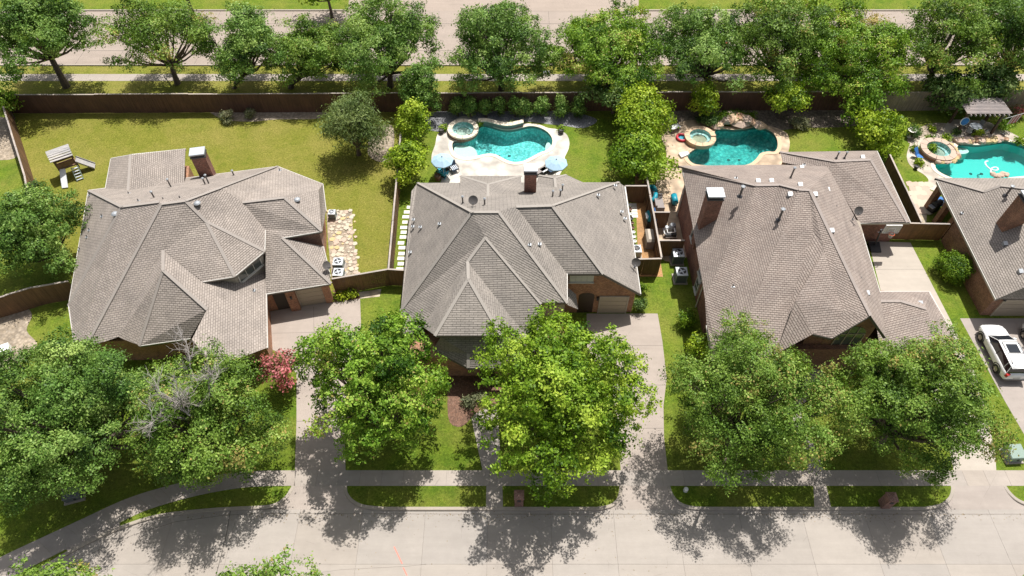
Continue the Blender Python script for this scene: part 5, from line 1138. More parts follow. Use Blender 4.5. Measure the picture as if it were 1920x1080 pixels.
# ------------------------------------------------------------------ garden and street objects
# stepping stones beside the side fence
sp = bpy.data.objects.new('stepping_stone_path', None); COL.objects.link(sp); sp['kind'] = 'structure'
for i, (x, y, ww) in enumerate([(768, 389, .62), (763, 398, .65), (763, 407, 1.0), (760, 417, .65), (759, 427, .98), (757, 436, .65), (758, 445, .98), (752, 456, .68), (756, 465, .98), (753, 476, .68), (754, 485, .98), (752, 495, .7), (752, 505, 1.0)]):
    c = P(x, y); MB().prism(rectpoly(c.x-ww*.42, c.y-.2, c.x+ww*.42, c.y+.2), 0, .045).build('paver', 'paver_white', sp)
# flagstone bed with the condensers
fb = sheet('stone_bed', [G([(612, 394), (660, 394), (662, 450), (668, 475), (672, 512), (622, 522), (615, 450)])], .008, 'bare_earth')
rnd = random.Random(21); k = 0
for i in range(18):
    for j in range(6):
        px = 617 + j*8 + (i % 2)*4 + i*.7 + rnd.uniform(-2, 2); py = 396 + i*6.8 + rnd.uniform(-2, 2)
        if rnd.random() < .08: continue
        c = P(px, py); r_ = rnd.uniform(.11, .27); n_ = rnd.choice((5, 6, 7)); ph = rnd.random()*6
        q = [(c.x+r_*rnd.uniform(.75, 1.25)*math.cos(ph+a*2*math.pi/n_), c.y+r_*rnd.uniform(.75, 1.25)*math.sin(ph+a*2*math.pi/n_)) for a in range(n_)]
        MB().prism(q, 0, rnd.uniform(.03, .09)).build('flagstone', rnd.choice(['flag_gold', 'flag_cream', 'flag_pink', 'flag_cream']), fb)
def condenser(label, px, py, size=.85, h=.85, z=0, rz=0, mat='ac_green', group=None):
    c = P(px, py); t = thing('air_conditioner', label, 'air conditioner', (c.x, c.y, 0), rz, group)
    MB().box((0, 0, .04), (size+.25, size+.25, .08)).build('pad', 'walk_concrete', t)
    MB().box((0, 0, h/2+.06), (size*.94, size*.94, h-.04)).build('coil', 'black_plastic', t)
    cs = MB()
    for k in range(9): 
        z_ = .12+(h-.12)*k/9+.03
        for dx, dy, lx, ly in ((0, -1, 1, 0), (0, 1, 1, 0), (-1, 0, 0, 1), (1, 0, 0, 1)): cs.box((dx*size*.48, dy*size*.48, z_), (size*.96 if lx else .025, size*.96 if ly else .025, .035))
    for sx in (-1, 1):
        for sy in (-1, 1): cs.box((sx*size*.48, sy*size*.48, h/2+.06), (.07, .07, h-.02))
    cs.build('louvre_cabinet', mat, t)
    r_ = size*.36; n = 24
    tp = MB(); vs = [(size/2*x, size/2*y, h+.06) for x, y in ((1, 1), (-1, 1), (-1, -1), (1, -1))]
    ring = [(r_*math.cos(2*math.pi*k/n), r_*math.sin(2*math.pi*k/n), h+.09) for k in range(n)]
    sq = []
    for k in range(n):
        a = 2*math.pi*k/n; m_ = max(abs(math.cos(a)), abs(math.sin(a))); sq.append((size/2*math.cos(a)/m_, size/2*math.sin(a)/m_, h+.06))
    tp.add(ring+sq, [(k, (k+1) % n, n+(k+1) % n, n+k)[::-1] for k in range(n)]); 
    tp.add(sq+[(x, y, h-.02) for x, y, _ in sq], [(k, (k+1) % n, n+(k+1) % n, n+k)[::-1] for k in range(n)]); tp.build('top_cover', 'ac_top', t)
    MB().lathe([(r_+.01, h+.05), (.01, h+.05)], n=20, cap=False).build('fan_well', 'black_plastic', t)
    fa = MB()
    for k in range(4):
        a = k*math.pi/2+.4; fa.box((r_*.5*math.cos(a), r_*.5*math.sin(a), h+.075), (r_*.8, .14, .015), a)
    fa.lathe([(.09, h+.06), (.09, h+.1)], n=10); fa.build('fan', 'ac_top' if mat == 'ac_green' else 'vent_grey', t)
    gr = MB()
    for rr in (.4, .75, 1.0): 
        gr.tube([(r_*rr*math.cos(2*math.pi*k/16), r_*rr*math.sin(2*math.pi*k/16), h+.11) for k in range(17)], .008, 3)
    gr.build('fan_grille', 'metal_dark', t)
    return t
condenser('small round-topped condenser alone at the far end of the flagstone bed', 625, 408, .62, .7)
condenser('condenser in the flagstone bed, upper of two near the fence', 637, 501, .85, .75)
condenser('condenser in the flagstone bed tight against the bent fence', 637, 520, .85, .7)
condenser('white condenser in the sandy side yard under the east eave', 1191, 477, .85, .75, mat='white_plastic')
condenser('grey condenser against the red brick wall, in front of the pump nook fence', 1268, 489, .95, 1.05)
condenser('grey condenser against the red brick wall, further from the pump nook', 1274, 524, .95, 1.05)
# pool pumps
c = P(1256, 438); t = thing('pool_pump', 'silver pool filter and pump set in the fenced nook', 'pump', (c.x, c.y, 0))
MB().lathe([(.05, 0), (.3, .05), (.32, .6), (.25, .85), (.06, .95)], (.2, .35, 0), 16).build('filter_tank', 'metal_galv', t)
MB().lathe([(.2, 0), (.2, .5), (.16, .62), (.03, .66)], (-.35, .3, 0), 14).build('filter_canister', 'ac_top', t)
pb = MB(); pb.box((-.2, -.4, .22), (.7, .3, .35)); pb.box((.3, -.45, .28), (.3, .35, .5)); pb.build('pump_body', 'black_plastic', t)
pp = MB(); pp.tube([(-.35, .3, .5), (-.35, -.4, .55), (.3, -.4, .6), (.3, .4, .7)], .05, 6); pp.tube([(-.5, -.6, .15), (.5, -.6, .15), (.55, .5, .15)], .05, 6); pp.tube([(-.6, .5, .2), (-.6, -.5, .45)], .05, 6); pp.build('pipework', 'white_plastic', t)
# things in the sandy side yard
c = P(1210, 372); t = thing('inflatable_raft', 'teal inflatable raft leaning on the side yard fence', 'raft', (c.x+.6, c.y, 0))
MB().tube([(-.1+.35*math.cos(a), .9*math.sin(a), .35+.4*math.cos(a)*.6+.3) for a in [k*.4 for k in range(16)]], .22, 8).build('ring', 'teal_plastic', t, smooth=True)
MB().box((-.1, 0, .5), (.5, 1.4, .06)).build('floor', 'cushion_grey', t)
c = P(1212, 418); t = thing('storage_rack', 'blue and white storage rack against the side yard fence', 'rack', (c.x+.35, c.y, 0))
MB().box((0, 0, .35), (1.0, 1.5, .7)).build('body', 'pot_dark', t); MB().tube([(-.2, -.6, .78), (0, 0, .95), (-.2, .6, .78)], .26, 8).build('rolled_float', 'teal_plastic', t, smooth=True); MB().box((-.15, .1, .80), (.7, .7, .14)).build('white_cover', 'cushion_white', t); MB().box((.3, .0, 1.0), (.06, 1.5, .5)).build('back_panel', 'blue_cloth', t)
c = P(1217, 455); t = thing('grill', 'barbecue under a brown fabric cover in the sandy side yard', 'grill', (c.x, c.y, 0))
MB().prism(rectpoly(-.42, -.8, .42, .8), 0, .95).build('cover_skirt', 'cushion_grey', t)
MB().add([(-.42, -.8, .95), (.42, -.8, .95), (.42, .8, .95), (-.42, .8, .95), (-.25, -.62, 1.15), (.25, -.62, 1.15), (.25, .62, 1.15), (-.25, .62, 1.15)], [(0, 1, 5, 4), (1, 2, 6, 5), (2, 3, 7, 6), (3, 0, 4, 7), (4, 5, 6, 7)]).build('cover_top', 'trim_tan', t)
st2 = bpy.data.objects.new('side_yard_steps', None); COL.objects.link(st2); st2['kind'] = 'structure'
for i in range(5):
    c = P(1188+i*.6, 384+i*5.5); MB().prism(rectpoly(c.x-.28, c.y-.16, c.x+.28, c.y+.16), 0, .04).build('paver', 'paver_white', st2)
rnd = random.Random(4)
for i in range(9):
    c = P(1180+i*1.2, 388+i*8.5); m_ = rnd.choice(['white_plastic', 'terracotta', 'pot_dark'])
    o = MB().lathe([(.10, 0), (.16, .28), (.17, .3), (.14, .3), (.12, .2)], n=12).build('plant_pot', m_); o.location = (c.x, c.y, .01)
    tag(o, 'small plant pot in the row along the east wall of the grey-roofed house', 'pot', 'pots along the east wall')
# umbrellas, chairs, loungers by the turquoise pool
def umbrella(label, px, py, z, R, rz):
    c = P(px, py, z); t = thing('patio_umbrella', label, 'umbrella', (c.x, c.y, 0), rz); n = 8
    MB().lathe([(.28, 0), (.28, .08), (.06, .14)], n=16).build('base', 'pot_dark', t)
    MB().tube([(0, 0, 0), (0, 0, z+.35)], .025, 8).build('pole', 'trim_white', t)
    for k in range(n):
        a0, a1 = 2*math.pi*k/n, 2*math.pi*(k+1)/n; am = (a0+a1)/2; v = [(0, 0, z+.28)]
        mb = MB(); e0, e1_, em = (R*math.cos(a0), R*math.sin(a0), z-.18), (R*math.cos(a1), R*math.sin(a1), z-.18), (R*.93*math.cos(am), R*.93*math.sin(am), z-.2)
        m0, m1, mm = tuple(x*.5 for x in e0[:2])+(z+.11,), tuple(x*.5 for x in e1_[:2])+(z+.11,), tuple(x*.5 for x in em[:2])+(z+.09,)
        mb.face([v[0], m0, mm]); mb.face([v[0], mm, m1]); mb.face([m0, e0, em, mm]); mb.face([mm, em, e1_, m1]); mb.face([e0, e0[:2]+(z-.28,), em[:2]+(z-.3,), em]); mb.face([em, em[:2]+(z-.3,), e1_[:2]+(z-.28,), e1_])
        mb.build('canopy_panel', 'umbrella_blue', t)
        MB().tube([(0, 0, z+.25), m0[:2]+(z+.08,), e0[:2]+(z-.2,)], .012, 4).build('rib', 'trim_white', t)
    MB().lathe([(.07, 0), (.04, .1), (.01, .14)], (0, 0, z+.27), 8).build('finial', 'trim_white', t)
umbrella('pale blue umbrella over the round table on the spa side of the deck', 829, 298, 2.2, 1.08, .2)
umbrella('pale blue umbrella over the loungers at the grass side of the deck', 1043, 303, 2.2, 1.12, .5)
def adirondack(label, px, py, rz, mat='teal_plastic', group=None):
    c = P(px, py); t = thing('garden_chair', label, 'chair', (c.x, c.y, .016), rz, group)
    for k in range(5): MB().box((0, -.25+k*.11, .36-k*.02), (.56, .095, .03)).build('seat_slat', mat, t)
    for k in range(5): MB().beam((-.22+k*.11, .22, .28), (-.26+k*.13, .55, 1.0-.04*abs(k-2)), .095, .025).build('back_slat', mat, t)
    for sx in (-1, 1):
        MB().box((sx*.36, -.02, .56), (.13, .75, .03)).build('armrest', mat, t)
        MB().box((sx*.33, -.3, .28), (.05, .1, .56)).build('leg', mat, t); MB().beam((sx*.31, .38, .0), (sx*.31, -.3, .34), .04, .1).build('leg', mat, t)
    return t
adirondack('teal slatted garden chair beside the brown planter at the house corner', 832, 331, 2.6)
adirondack('teal slatted garden chair facing the round table under the umbrella', 826, 322, 2.3)
c = P(838, 318); t = thing('garden_table', 'small white round table under the spa side umbrella', 'table', (c.x, c.y, .016)); MB().lathe([(.42, .66), (.45, .68), (.45, .71), (.02, .72)], n=20).build('table_top', 'cushion_white', t); MB().lathe([(.25, 0), (.05, .05), (.04, .66)], n=10).build('stem', 'metal_dark', t)
def cushion_chair(label, px, py, rz):
    c = P(px, py); t = thing('patio_chair', label, 'chair', (c.x, c.y, .016), rz)
    MB().box((0, 0, .42), (.7, .7, .16)).build('seat', 'cushion_navy', t); 
    for k in range(4): MB().box((-.26+k*.17, 0, .505), (.07, .66, .012)).build('cushion_stripe', 'cushion_white', t)
    MB().beam((0, .33, .45), (0, .5, .95), .68, .12).build('backrest', 'cushion_navy', t)
    for sx in (-1, 1):
        MB().box((sx*.38, 0, .62), (.06, .7, .05)).build('armrest', 'metal_dark', t)
        for sy in (-1, 1): MB().box((sx*.36, sy*.32, .21), (.05, .05, .42)).build('leg', 'metal_dark', t)
cushion_chair('navy striped patio chair in front of the round table', 852, 321, .5); cushion_chair('navy patio chair behind the round table in umbrella shade', 838, 311, 3.4)
def lounger(label, px, py, rz, mat):
    c = P(px, py); t = thing('sun_lounger', label, 'lounger', (c.x, c.y, .016), rz)
    MB().box((0, -.3, .3), (.62, 1.25, .05)).build('frame', 'metal_dark', t); MB().box((0, -.3, .37), (.58, 1.22, .09)).build('cushion', mat, t)
    MB().beam((0, .32, .36), (0, .88, .72), .58, .09).build('backrest', mat, t)
    for sx in (-1, 1):
        for y in (-.85, .25): MB().box((sx*.28, y, .14), (.04, .04, .28)).build('leg', 'metal_dark', t)
lounger('grey-brown cushioned lounger beside the chimney by the pool', 1018, 322, -.9, 'cushion_grey'); lounger('white cushioned lounger under the grass side umbrella', 1028, 319, -.9, 'cushion_white'); lounger('dark blue lounger under the grass side umbrella', 1042, 319, -.9, 'cushion_navy')
def planter(label, px, py, r=.28, h=.5, m='pot_dark'):
    c = P(px, py); o = MB().lathe([(r*.7, 0), (r, h*.7), (r*.9, h), (r*.78, h), (r*.78, h*.85), (.02, h*.85)], n=16).build('planter', m); o.location = (c.x, c.y, .012); tag(o, label, 'planter')
planter('brown ceramic planter beside the teal garden chair', 821, 337, .33, .6, 'terracotta'); planter('dark planter beside the raised round spa', 828, 250); planter('dark planter at the grass end of the turquoise pool deck', 1052, 250)
# boulder pool bits
c = P(1282, 292); t = thing('pool_step', 'white moulded pool step at the edge of the teal pool', 'pool step', (c.x, c.y, .016), .4); MB().prism([(-.5, -.3), (.5, -.2), (.55, .2), (-.45, .35)], 0, .22).build('step', 'white_plastic', t); MB().tube([(.4, -.15, .2), (.4, -.15, .7), (.8, -.1, .6), (.9, -.1, 0)], .025, 6).build('handrail', 'metal_galv', t)
c = P(1278, 260); t = thing('inflatable_ring', 'red-rimmed inflatable pool with blue centre on the tan deck', 'inflatable', (c.x, c.y, .016)); MB().tube([(.5*math.cos(2*math.pi*k/20), .5*math.sin(2*math.pi*k/20), .14) for k in range(21)], .13, 8).build('ring', 'red_plastic', t, smooth=True); MB().lathe([(.45, .06), (.01, .06)], n=18, cap=False).build('floor', 'teal_plastic', t)
c = P(1264, 245); t = thing('folding_table', 'pale folding table beside the lime tree on the tan deck', 'table', (c.x, c.y, .016), .5); MB().box((0, 0, .5), (1.1, .6, .05)).build('table_top', 'white_plastic', t)
for sx in (-1, 1): MB().box((sx*.45, 0, .25), (.05, .5, .5)).build('leg', 'metal_galv', t)
for i, (x, y, lb) in enumerate(((1238, 385, 'grey-brown outdoor sofa beside the pump nook fence'),)):
    c = P(x, y); t = thing('outdoor_sofa', lb, 'sofa', (c.x-.2, c.y, .016), 0); MB().box((0, 0, .25), (.8, 1.9, .45)).build('seat', 'cushion_grey', t); MB().box((-.4, 0, .55), (.18, 1.9, .7)).build('backrest', 'cushion_grey', t)
    for sy in (-1, 1): MB().box((0, sy*.9, .45), (.8, .16, .4)).build('armrest', 'cushion_grey', t)
c = P(1262, 384); t = thing('barrel_grill', 'teal covered barrel grill on the tan deck behind the pump nook', 'grill', (c.x, c.y, .016)); MB().tube([(0, -.5, .75), (0, .5, .75)], .3, 12).build('barrel', 'teal_plastic', t, smooth=True); MB().box((0, 0, .3), (.5, .9, .06)).build('shelf', 'metal_dark', t)
for sx in (-1, 1):
    for sy in (-1, 1): MB().tube([(sx*.22, sy*.4, 0), (sx*.2, sy*.4, .6)], .025, 6).build('leg', 'metal_dark', t)
# bird bath, folding chair, patio set at the right
c = P(1704, 257); t = thing('bird_bath', 'white stone bird bath at the edge of the round dark shrub', 'bird bath', (c.x, c.y, 0)); MB().lathe([(.22, 0), (.2, .06), (.08, .12), (.07, .7), (.12, .78)], n=14).build('pedestal', 'paver_white', t); MB().lathe([(.1, .76), (.42, .88), (.44, .92), (.4, .92), (.05, .84)], n=20).build('bowl', 'paver_white', t)
c = P(1718, 296); t = thing('folding_chair', 'blue folding lounge chair among pots on the pool deck', 'chair', (c.x, c.y, .016), .6); MB().beam((0, -.5, .25), (0, .1, .35), .55, .04).build('seat', 'blue_cloth', t); MB().beam((0, .1, .35), (0, .55, .95), .55, .04).build('backrest', 'blue_cloth', t)
for sx in (-1, 1):
    MB().tube([(sx*.28, -.45, 0), (sx*.28, .4, .8)], .02, 6).build('leg', 'metal_dark', t); MB().tube([(sx*.28, .45, 0), (sx*.28, -.5, .3)], .02, 6).build('leg', 'metal_dark', t)
for i, (x, y, lb) in enumerate(((1716, 317, 'dark pot standing on the curved lawn edge of the deck'), (1741, 268, 'dark pot with palm beside the stone-ringed spa'), (1877, 256, 'small dark pot at the foot of the pergola post'), (1745, 243, 'dark pot in the bare bed near the pergola'))): planter(lb, x, y, .22, .4)
c = P(1748, 395); t = thing('barbecue_grill', 'black and chrome barbecue on the stone patio beside the porch pillar', 'grill', (c.x, c.y, .03), .5); MB().box((0, 0, .45), (.9, .55, .8)).build('cabinet', 'black_plastic', t); MB().tube([(-.42, 0, .95), (.42, 0, .95)], .27, 12).build('lid', 'metal_dark', t); MB().box((.65, 0, .82), (.4, .5, .04)).build('side_shelf', 'metal_galv', t); MB().box((-.65, 0, .82), (.4, .5, .04)).build('side_shelf', 'metal_galv', t)
c = P(1757, 388); t = thing('outdoor_table', 'blue covered outdoor table under the porch eave', 'table', (c.x, c.y, .02), .3); MB().box((0, 0, .68), (1.0, 1.1, .06)).build('table_top', 'blue_cloth', t)
for sx in (-1, 1):
    for sy in (-1, 1): MB().box((sx*.42, sy*.46, .33), (.05, .05, .66)).build('leg', 'metal_dark', t)
# pergola
corners = [P(1803, 216, 0), P(1880, 212, 0)]
t0 = [P(1800, 187, 2.7), P(1876, 187, 2.7), P(1891, 214, 2.7), P(1812, 214, 2.7)]
x0, x1 = (t0[0].x+t0[3].x)/2, (t0[1].x+t0[2].x)/2; y1_, y0_ = t0[0].y, t0[2].y
pg = thing('pergola', 'weathered slatted pergola on dark posts above the rock-edged pool', 'pergola', ((x0+x1)/2, y0_, 0), absolute=True)
for k in range(11):
    yy = y0_ + (y1_-y0_)*k/10; MB().box(((x0+x1)/2, yy, 2.83), (x1-x0+.3, .17, .05)).build('slat', 'pergola_wood', pg)
for k in range(9):
    xx = x0 + .2 + (x1-x0-.4)*k/8; MB().box((xx, (y0_+y1_)/2, 2.72), (.07, y1_-y0_+.7, .17)).build('rafter', 'trim_white' if False else 'pergola_wood', pg)
for yy in (y0_+.3, y1_-.3): MB().box(((x0+x1)/2, yy, 2.55), (x1-x0, .1, .2)).build('beam', 'post_wood', pg)
for xx in (x0+.3, x1-.3):
    for yy in (y0_+.3, y1_-.3): MB().box((xx, yy, 1.22), (.22, .22, 2.44)).build('post', 'post_wood', pg); 
c = Vector(((x0+x1)/2, (y0_+y1_)/2, 0)); t = thing('patio_table', 'round glass patio table beneath the pergola', 'table', (c.x, c.y-.6, .016)); MB().lathe([(.6, .7), (.62, .72), (.02, .73)], n=20).build('table_top', 'ac_top', t); MB().lathe([(.3, 0), (.05, .05), (.05, .7)], n=10).build('stem', 'metal_dark', t)
for k in range(4):
    a = k*math.pi/2+.6; t = thing('patio_chair', 'dark metal patio chair around the glass table beneath the pergola', 'chair', (c.x+.95*math.cos(a), c.y-.6+.95*math.sin(a), .016), a-math.pi/2, 'chairs under the pergola'); MB().box((0, 0, .42), (.45, .45, .05)).build('seat', 'metal_galv', t); MB().box((0, .22, .68), (.45, .04, .5)).build('backrest', 'metal_galv', t)
    for sx in (-1, 1):
        for sy in (-1, 1): MB().box((sx*.2, sy*.2, .2), (.03, .03, .4)).build('leg', 'metal_dark', t)
t = thing('wall_ornament', 'blue and white round wall ornament on the pergola corner post', 'ornament', (x0+.25, y0_+.12, 1.7)); MB().lathe([(.02, -.03), (.38, -.02), (.4, .02), (.3, .04), (.02, .05)], n=20, M=Matrix.Rotation(rad(80), 4, 'X')).build('disc', 'blue_cloth', t); MB().lathe([(.40, -.03), (.46, .0), (.40, .05)], n=20, cap=False, M=Matrix.Rotation(rad(80), 4, 'X')).build('rim', 'cushion_white', t)
# flag on a slanted pole fixed to the pergola post
t = thing('flag', 'striped red and white flag on a slanted pole fixed to the pergola', 'flag', (x1-.3, y0_+.2, 0), absolute=True)
a_, b_ = Vector((x1-.2, y0_+.1, 2.0)), Vector((x1+1.5, y0_+.1, 2.75)); MB().tube([a_, b_], .02, 6).build('pole', 'white_plastic', t)
for k in range(7):
    s0, s1 = .45+k*.07, .45+(k+1)*.07
    p, q = a_.lerp(b_, s0), a_.lerp(b_, s1); ln_ = Vector((-.05, .03*math.sin(k), -1.05))
    MB().add([p, q, q+ln_, p+ln_, p+Vector((0, .02, 0)), q+Vector((0, .02, 0)), q+ln_+Vector((0, .02, 0)), p+ln_+Vector((0, .02, 0))], [(0, 3, 2, 1), (4, 5, 6, 7), (0, 1, 5, 4), (2, 3, 7, 6), (1, 2, 6, 5), (3, 0, 4, 7)]).build('stripe', 'flag_red' if k % 2 else 'flag_cloth', t)
# playset
c = P(112, 322); t = thing('playset', 'wooden playset with plank roof, grey slide and ladder on the wide lawn', 'playset', (c.x, c.y, 0), absolute=True)
r4 = [P(85, 285, 2.6), P(128, 270, 2.6), P(137, 292, 2.35), P(95, 306, 2.35)]
ax = (r4[1]-r4[0]).normalized(); ay = (r4[0]-r4[3]).normalized()
for k in range(6):
    p, q = r4[3].lerp(r4[0], (k+.5)/6), r4[2].lerp(r4[1], (k+.5)/6); hz = Vector((0, 0, .12*math.sin((k+.5)/6*math.pi)))
    MB().beam(p+hz, q+hz, .27, .05).build('roof_plank', 'plank_weather', t)
cc = sum((Vector((p.x, p.y, 0)) for p in r4), Vector())/4
for sx in (-1, 1):
    for sy in (-1, 1):
        b0_ = cc + Vector((ax.x, ax.y, 0))*sx*.8 + Vector((ay.x, ay.y, 0))*sy*.55; MB().box((b0_.x, b0_.y, 1.2), (.1, .1, 2.4), math.atan2(ax.y, ax.x)).build('post', 'post_wood', t)
MB().box((cc.x, cc.y, 1.15), (1.7, 1.2, .08), math.atan2(ax.y, ax.x)).build('platform', 'bench_wood', t)
for s_ in (-1, 1):
    b0_ = cc + Vector((ay.x, ay.y, 0))*s_*.55; MB().box((b0_.x, b0_.y, 1.55), (1.6, .04, .5), math.atan2(ax.y, ax.x)).build('railing', 'bench_wood', t)
s0, s1 = cc + Vector((ax.x, ax.y, 0))*.9 + Vector((0, 0, 1.3)), P(178, 312, .12)
sd = (s1-s0).normalized()
MB().beam(s0, s1, .75, .05).build('slide', 'plank_weather', t)
sn = Vector((-sd.y, sd.x, 0)).normalized()
for s_ in (-1, 1): MB().beam(s0+sn*s_*.38+Vector((0, 0, .08)), s1+sn*s_*.38+Vector((0, 0, .08)), .05, .16).build('slide_edge', 'plank_weather', t)
l0, l1 = P(139, 312, 1.2), P(151, 338, .02); ls = Vector((ax.x, ax.y, 0))*.3
for s_ in (-1, 1): MB().beam(l0+ls*s_, l1+ls*s_, .06, .1).build('ladder_rail', 'transformer_green', t)
for k in range(5):
    p = l0.lerp(l1, (k+.7)/5.2); MB().beam(p-ls, p+ls, .14, .05).build('ladder_rung', 'ac_top', t)
g0, g1 = cc + Vector((-ay.x, -ay.y, 0))*.6 - Vector((ax.x, ax.y, 0))*.5 + Vector((0, 0, 1.2)), P(122, 352, .1)
MB().beam(g0, g1, .55, .06).build('slide', 'cushion_white', t)
for px, py in ((1500, 0),): pass
# basketball hoop on the court
c = P(1638, 466); t = thing('basketball_hoop', 'portable basketball hoop with clear backboard on the court', 'basketball hoop', (c.x, c.y, .012), absolute=True)
cb_ = P(1639, 466); MB().prism([(cb_.x-.45, cb_.y-.5), (cb_.x+.45, cb_.y-.5), (cb_.x+.5, cb_.y+.5), (cb_.x-.5, cb_.y+.5)], .012, [.12, .12, .34, .34]).build('base_tank', 'black_plastic', t)
bb = P(1672, 430, 3.1); MB().tube([(cb_.x+.1, cb_.y+.3, .2), (bb.x-.75, bb.y+.15, 2.9)], .07, 8).build('pole', 'metal_dark', t)
MB().tube([(bb.x-.95, bb.y+.1, 2.6), (bb.x-.1, bb.y+.08, 2.9)], .04, 6).build('arm', 'metal_dark', t); MB().tube([(bb.x-.75, bb.y+.15, 2.9), (bb.x-.1, bb.y+.08, 3.2)], .04, 6).build('arm', 'metal_dark', t)
bd = MB().box((bb.x, bb.y, 3.15), (1.35, .05, .95)).build('backboard', 'acrylic', t)
fr = MB()
for dx, dz, lx, lz in ((0, .47, 1.4, .05), (0, -.47, 1.4, .05), (.68, 0, .05, .95), (-.68, 0, .05, .95)): fr.box((bb.x+dx, bb.y-.02, 3.15+dz), (lx, .08, lz))
fr.build('frame', 'white_plastic', bd); sq = MB()
for dx, dz, lx, lz in ((0, .12, .6, .05), (0, -.3, .6, .05), (.28, -.09, .05, .45), (-.28, -.09, .05, .45)): sq.box((bb.x+dx, bb.y-.035, 3.15+dz), (lx, .02, lz))
sq.build('target_square', 'white_plastic', bd)
MB().tube([(bb.x+.23*math.cos(2*math.pi*k/16), bb.y-.32+.23*math.sin(2*math.pi*k/16), 2.86) for k in range(17)], .025, 5).build('rim', 'orange_paint', t)
nb = MB()
for k in range(12):
    a = 2*math.pi*k/12; b_ = a+.5; nb.tube([(bb.x+.22*math.cos(a), bb.y-.32+.22*math.sin(a), 2.85), (bb.x+.13*math.cos(b_), bb.y-.32+.13*math.sin(b_), 2.45)], .012, 3); nb.tube([(bb.x+.22*math.cos(a), bb.y-.32+.22*math.sin(a), 2.85), (bb.x+.13*math.cos(a-.5), bb.y-.32+.13*math.sin(a-.5), 2.45)], .012, 3)
nb.build('net', 'cushion_white', t)
# green transformer, grey utility box, brick mailboxes, valve lid, litter
def ubox(label, px, py, sx, sy, h, mats, rz=0):
    c = P(px, py); t = thing('utility_box', label, 'utility box', (c.x, c.y, 0), rz)
    MB().box((0, 0, .05), (sx+.25, sy+.25, .1)).build('pad', 'walk_concrete', t)
    MB().add([(-sx/2, -sy/2, .1), (sx/2, -sy/2, .1), (sx/2, sy/2, .1), (-sx/2, sy/2, .1), (-sx/2, -sy/2, h*.85), (sx/2, -sy/2, h*.85), (sx/2, sy/2, h*.95), (-sx/2, sy/2, h*.95)], [(0, 1, 5, 4), (1, 2, 6, 5), (2, 3, 7, 6), (3, 0, 4, 7)]).build('cabinet', mats[1], t)
    MB().add([(-sx/2-.04, -sy/2-.04, h*.85), (sx/2+.04, -sy/2-.04, h*.85), (sx/2+.04, sy/2+.04, h*.96), (-sx/2-.04, sy/2+.04, h*.96), (-sx/2, -sy/2, h*.92), (sx/2, -sy/2, h*.92), (sx/2, sy/2, h*1.03), (-sx/2, sy/2, h*1.03)], [(0, 1, 5, 4), (1, 2, 6, 5), (2, 3, 7, 6), (3, 0, 4, 7), (4, 5, 6, 7), (3, 2, 1, 0)]).build('lid', mats[0], t)
    MB().box((sx*.1, -sy/2-.02, h*.45), (.12, .04, .16)).build('latch', 'metal_dark', t)
ubox('green metal transformer box on the lawn between the two right driveways', 1894, 855, 1.05, 1.0, .85, ('transformer_green', 'transformer_green'), .05)
ubox('grey utility box half hidden under the broad oak by the curved sidewalk', 142, 930, 1.1, .8, .7, ('transformer_grey', 'transformer_grey'), .3)
def mailbox(label, px, py, rz):
    c = P(px, py); t = thing('mailbox', label, 'mailbox', (c.x, c.y, 0), rz)
    MB().box((0, 0, .65), (.6, .6, 1.3)).build('pillar', 'brick_pink', t); MB().add([(-.34, -.34, 1.3), (.34, -.34, 1.3), (.34, .34, 1.3), (-.34, .34, 1.3), (-.34, -.34, 1.38), (.34, -.34, 1.38), (.34, .34, 1.38), (-.34, .34, 1.38), (0, 0, 1.6)], [(0, 1, 5, 4), (1, 2, 6, 5), (2, 3, 7, 6), (3, 0, 4, 7), (4, 5, 8), (5, 6, 8), (6, 7, 8), (7, 4, 8)]).build('cap', 'brick_pink', t)
    MB().box((0, -.31, 1.05), (.24, .04, .24)).build('mail_door', 'metal_dark', t)
mailbox('brick pillar mailbox on the verge below the largest maple', 973, 942, 0); mailbox('brick pillar mailbox on the verge below the court driveway oak', 1657, 946, 0)
c = P(1285, 920); o = MB().lathe([(.02, 0), (.16, 0), (.16, .3), (.1, .42), (.02, .44)], n=14).build('garden_light', 'white_plastic'); o.location = (c.x, c.y, .0); tag(o, 'small white path light on the verge beside the grey-roofed house driveway', 'light')
c = P(15, 668); t = thing('covered_trailer', 'white covered trailer corner beside the left neighbour drive', 'trailer', (c.x-.6, c.y, .01), .5); MB().prism([(-1.0, -.4), (1.0, -.35), (1.0, .35), (-1.0, .4)], .35, .8).build('cover', 'white_plastic', t)
for s_ in (-1, 1): MB().tube([(0, s_*.36, .3), (0, s_*.46, .3)], .3, 12).build('wheel', 'tyre', t)
c = P(985, 137); t = thing('valve_box', 'pale concrete valve lid in the far verge behind the pool hedge', 'valve box', (P(1024, 137).x, P(1024, 137).y, 0)); MB().box((0, 0, .06), (.9, .6, .12)).build('box', 'walk_concrete', t); MB().box((0, 0, .13), (.7, .42, .03)).build('lid', 'metal_galv', t)

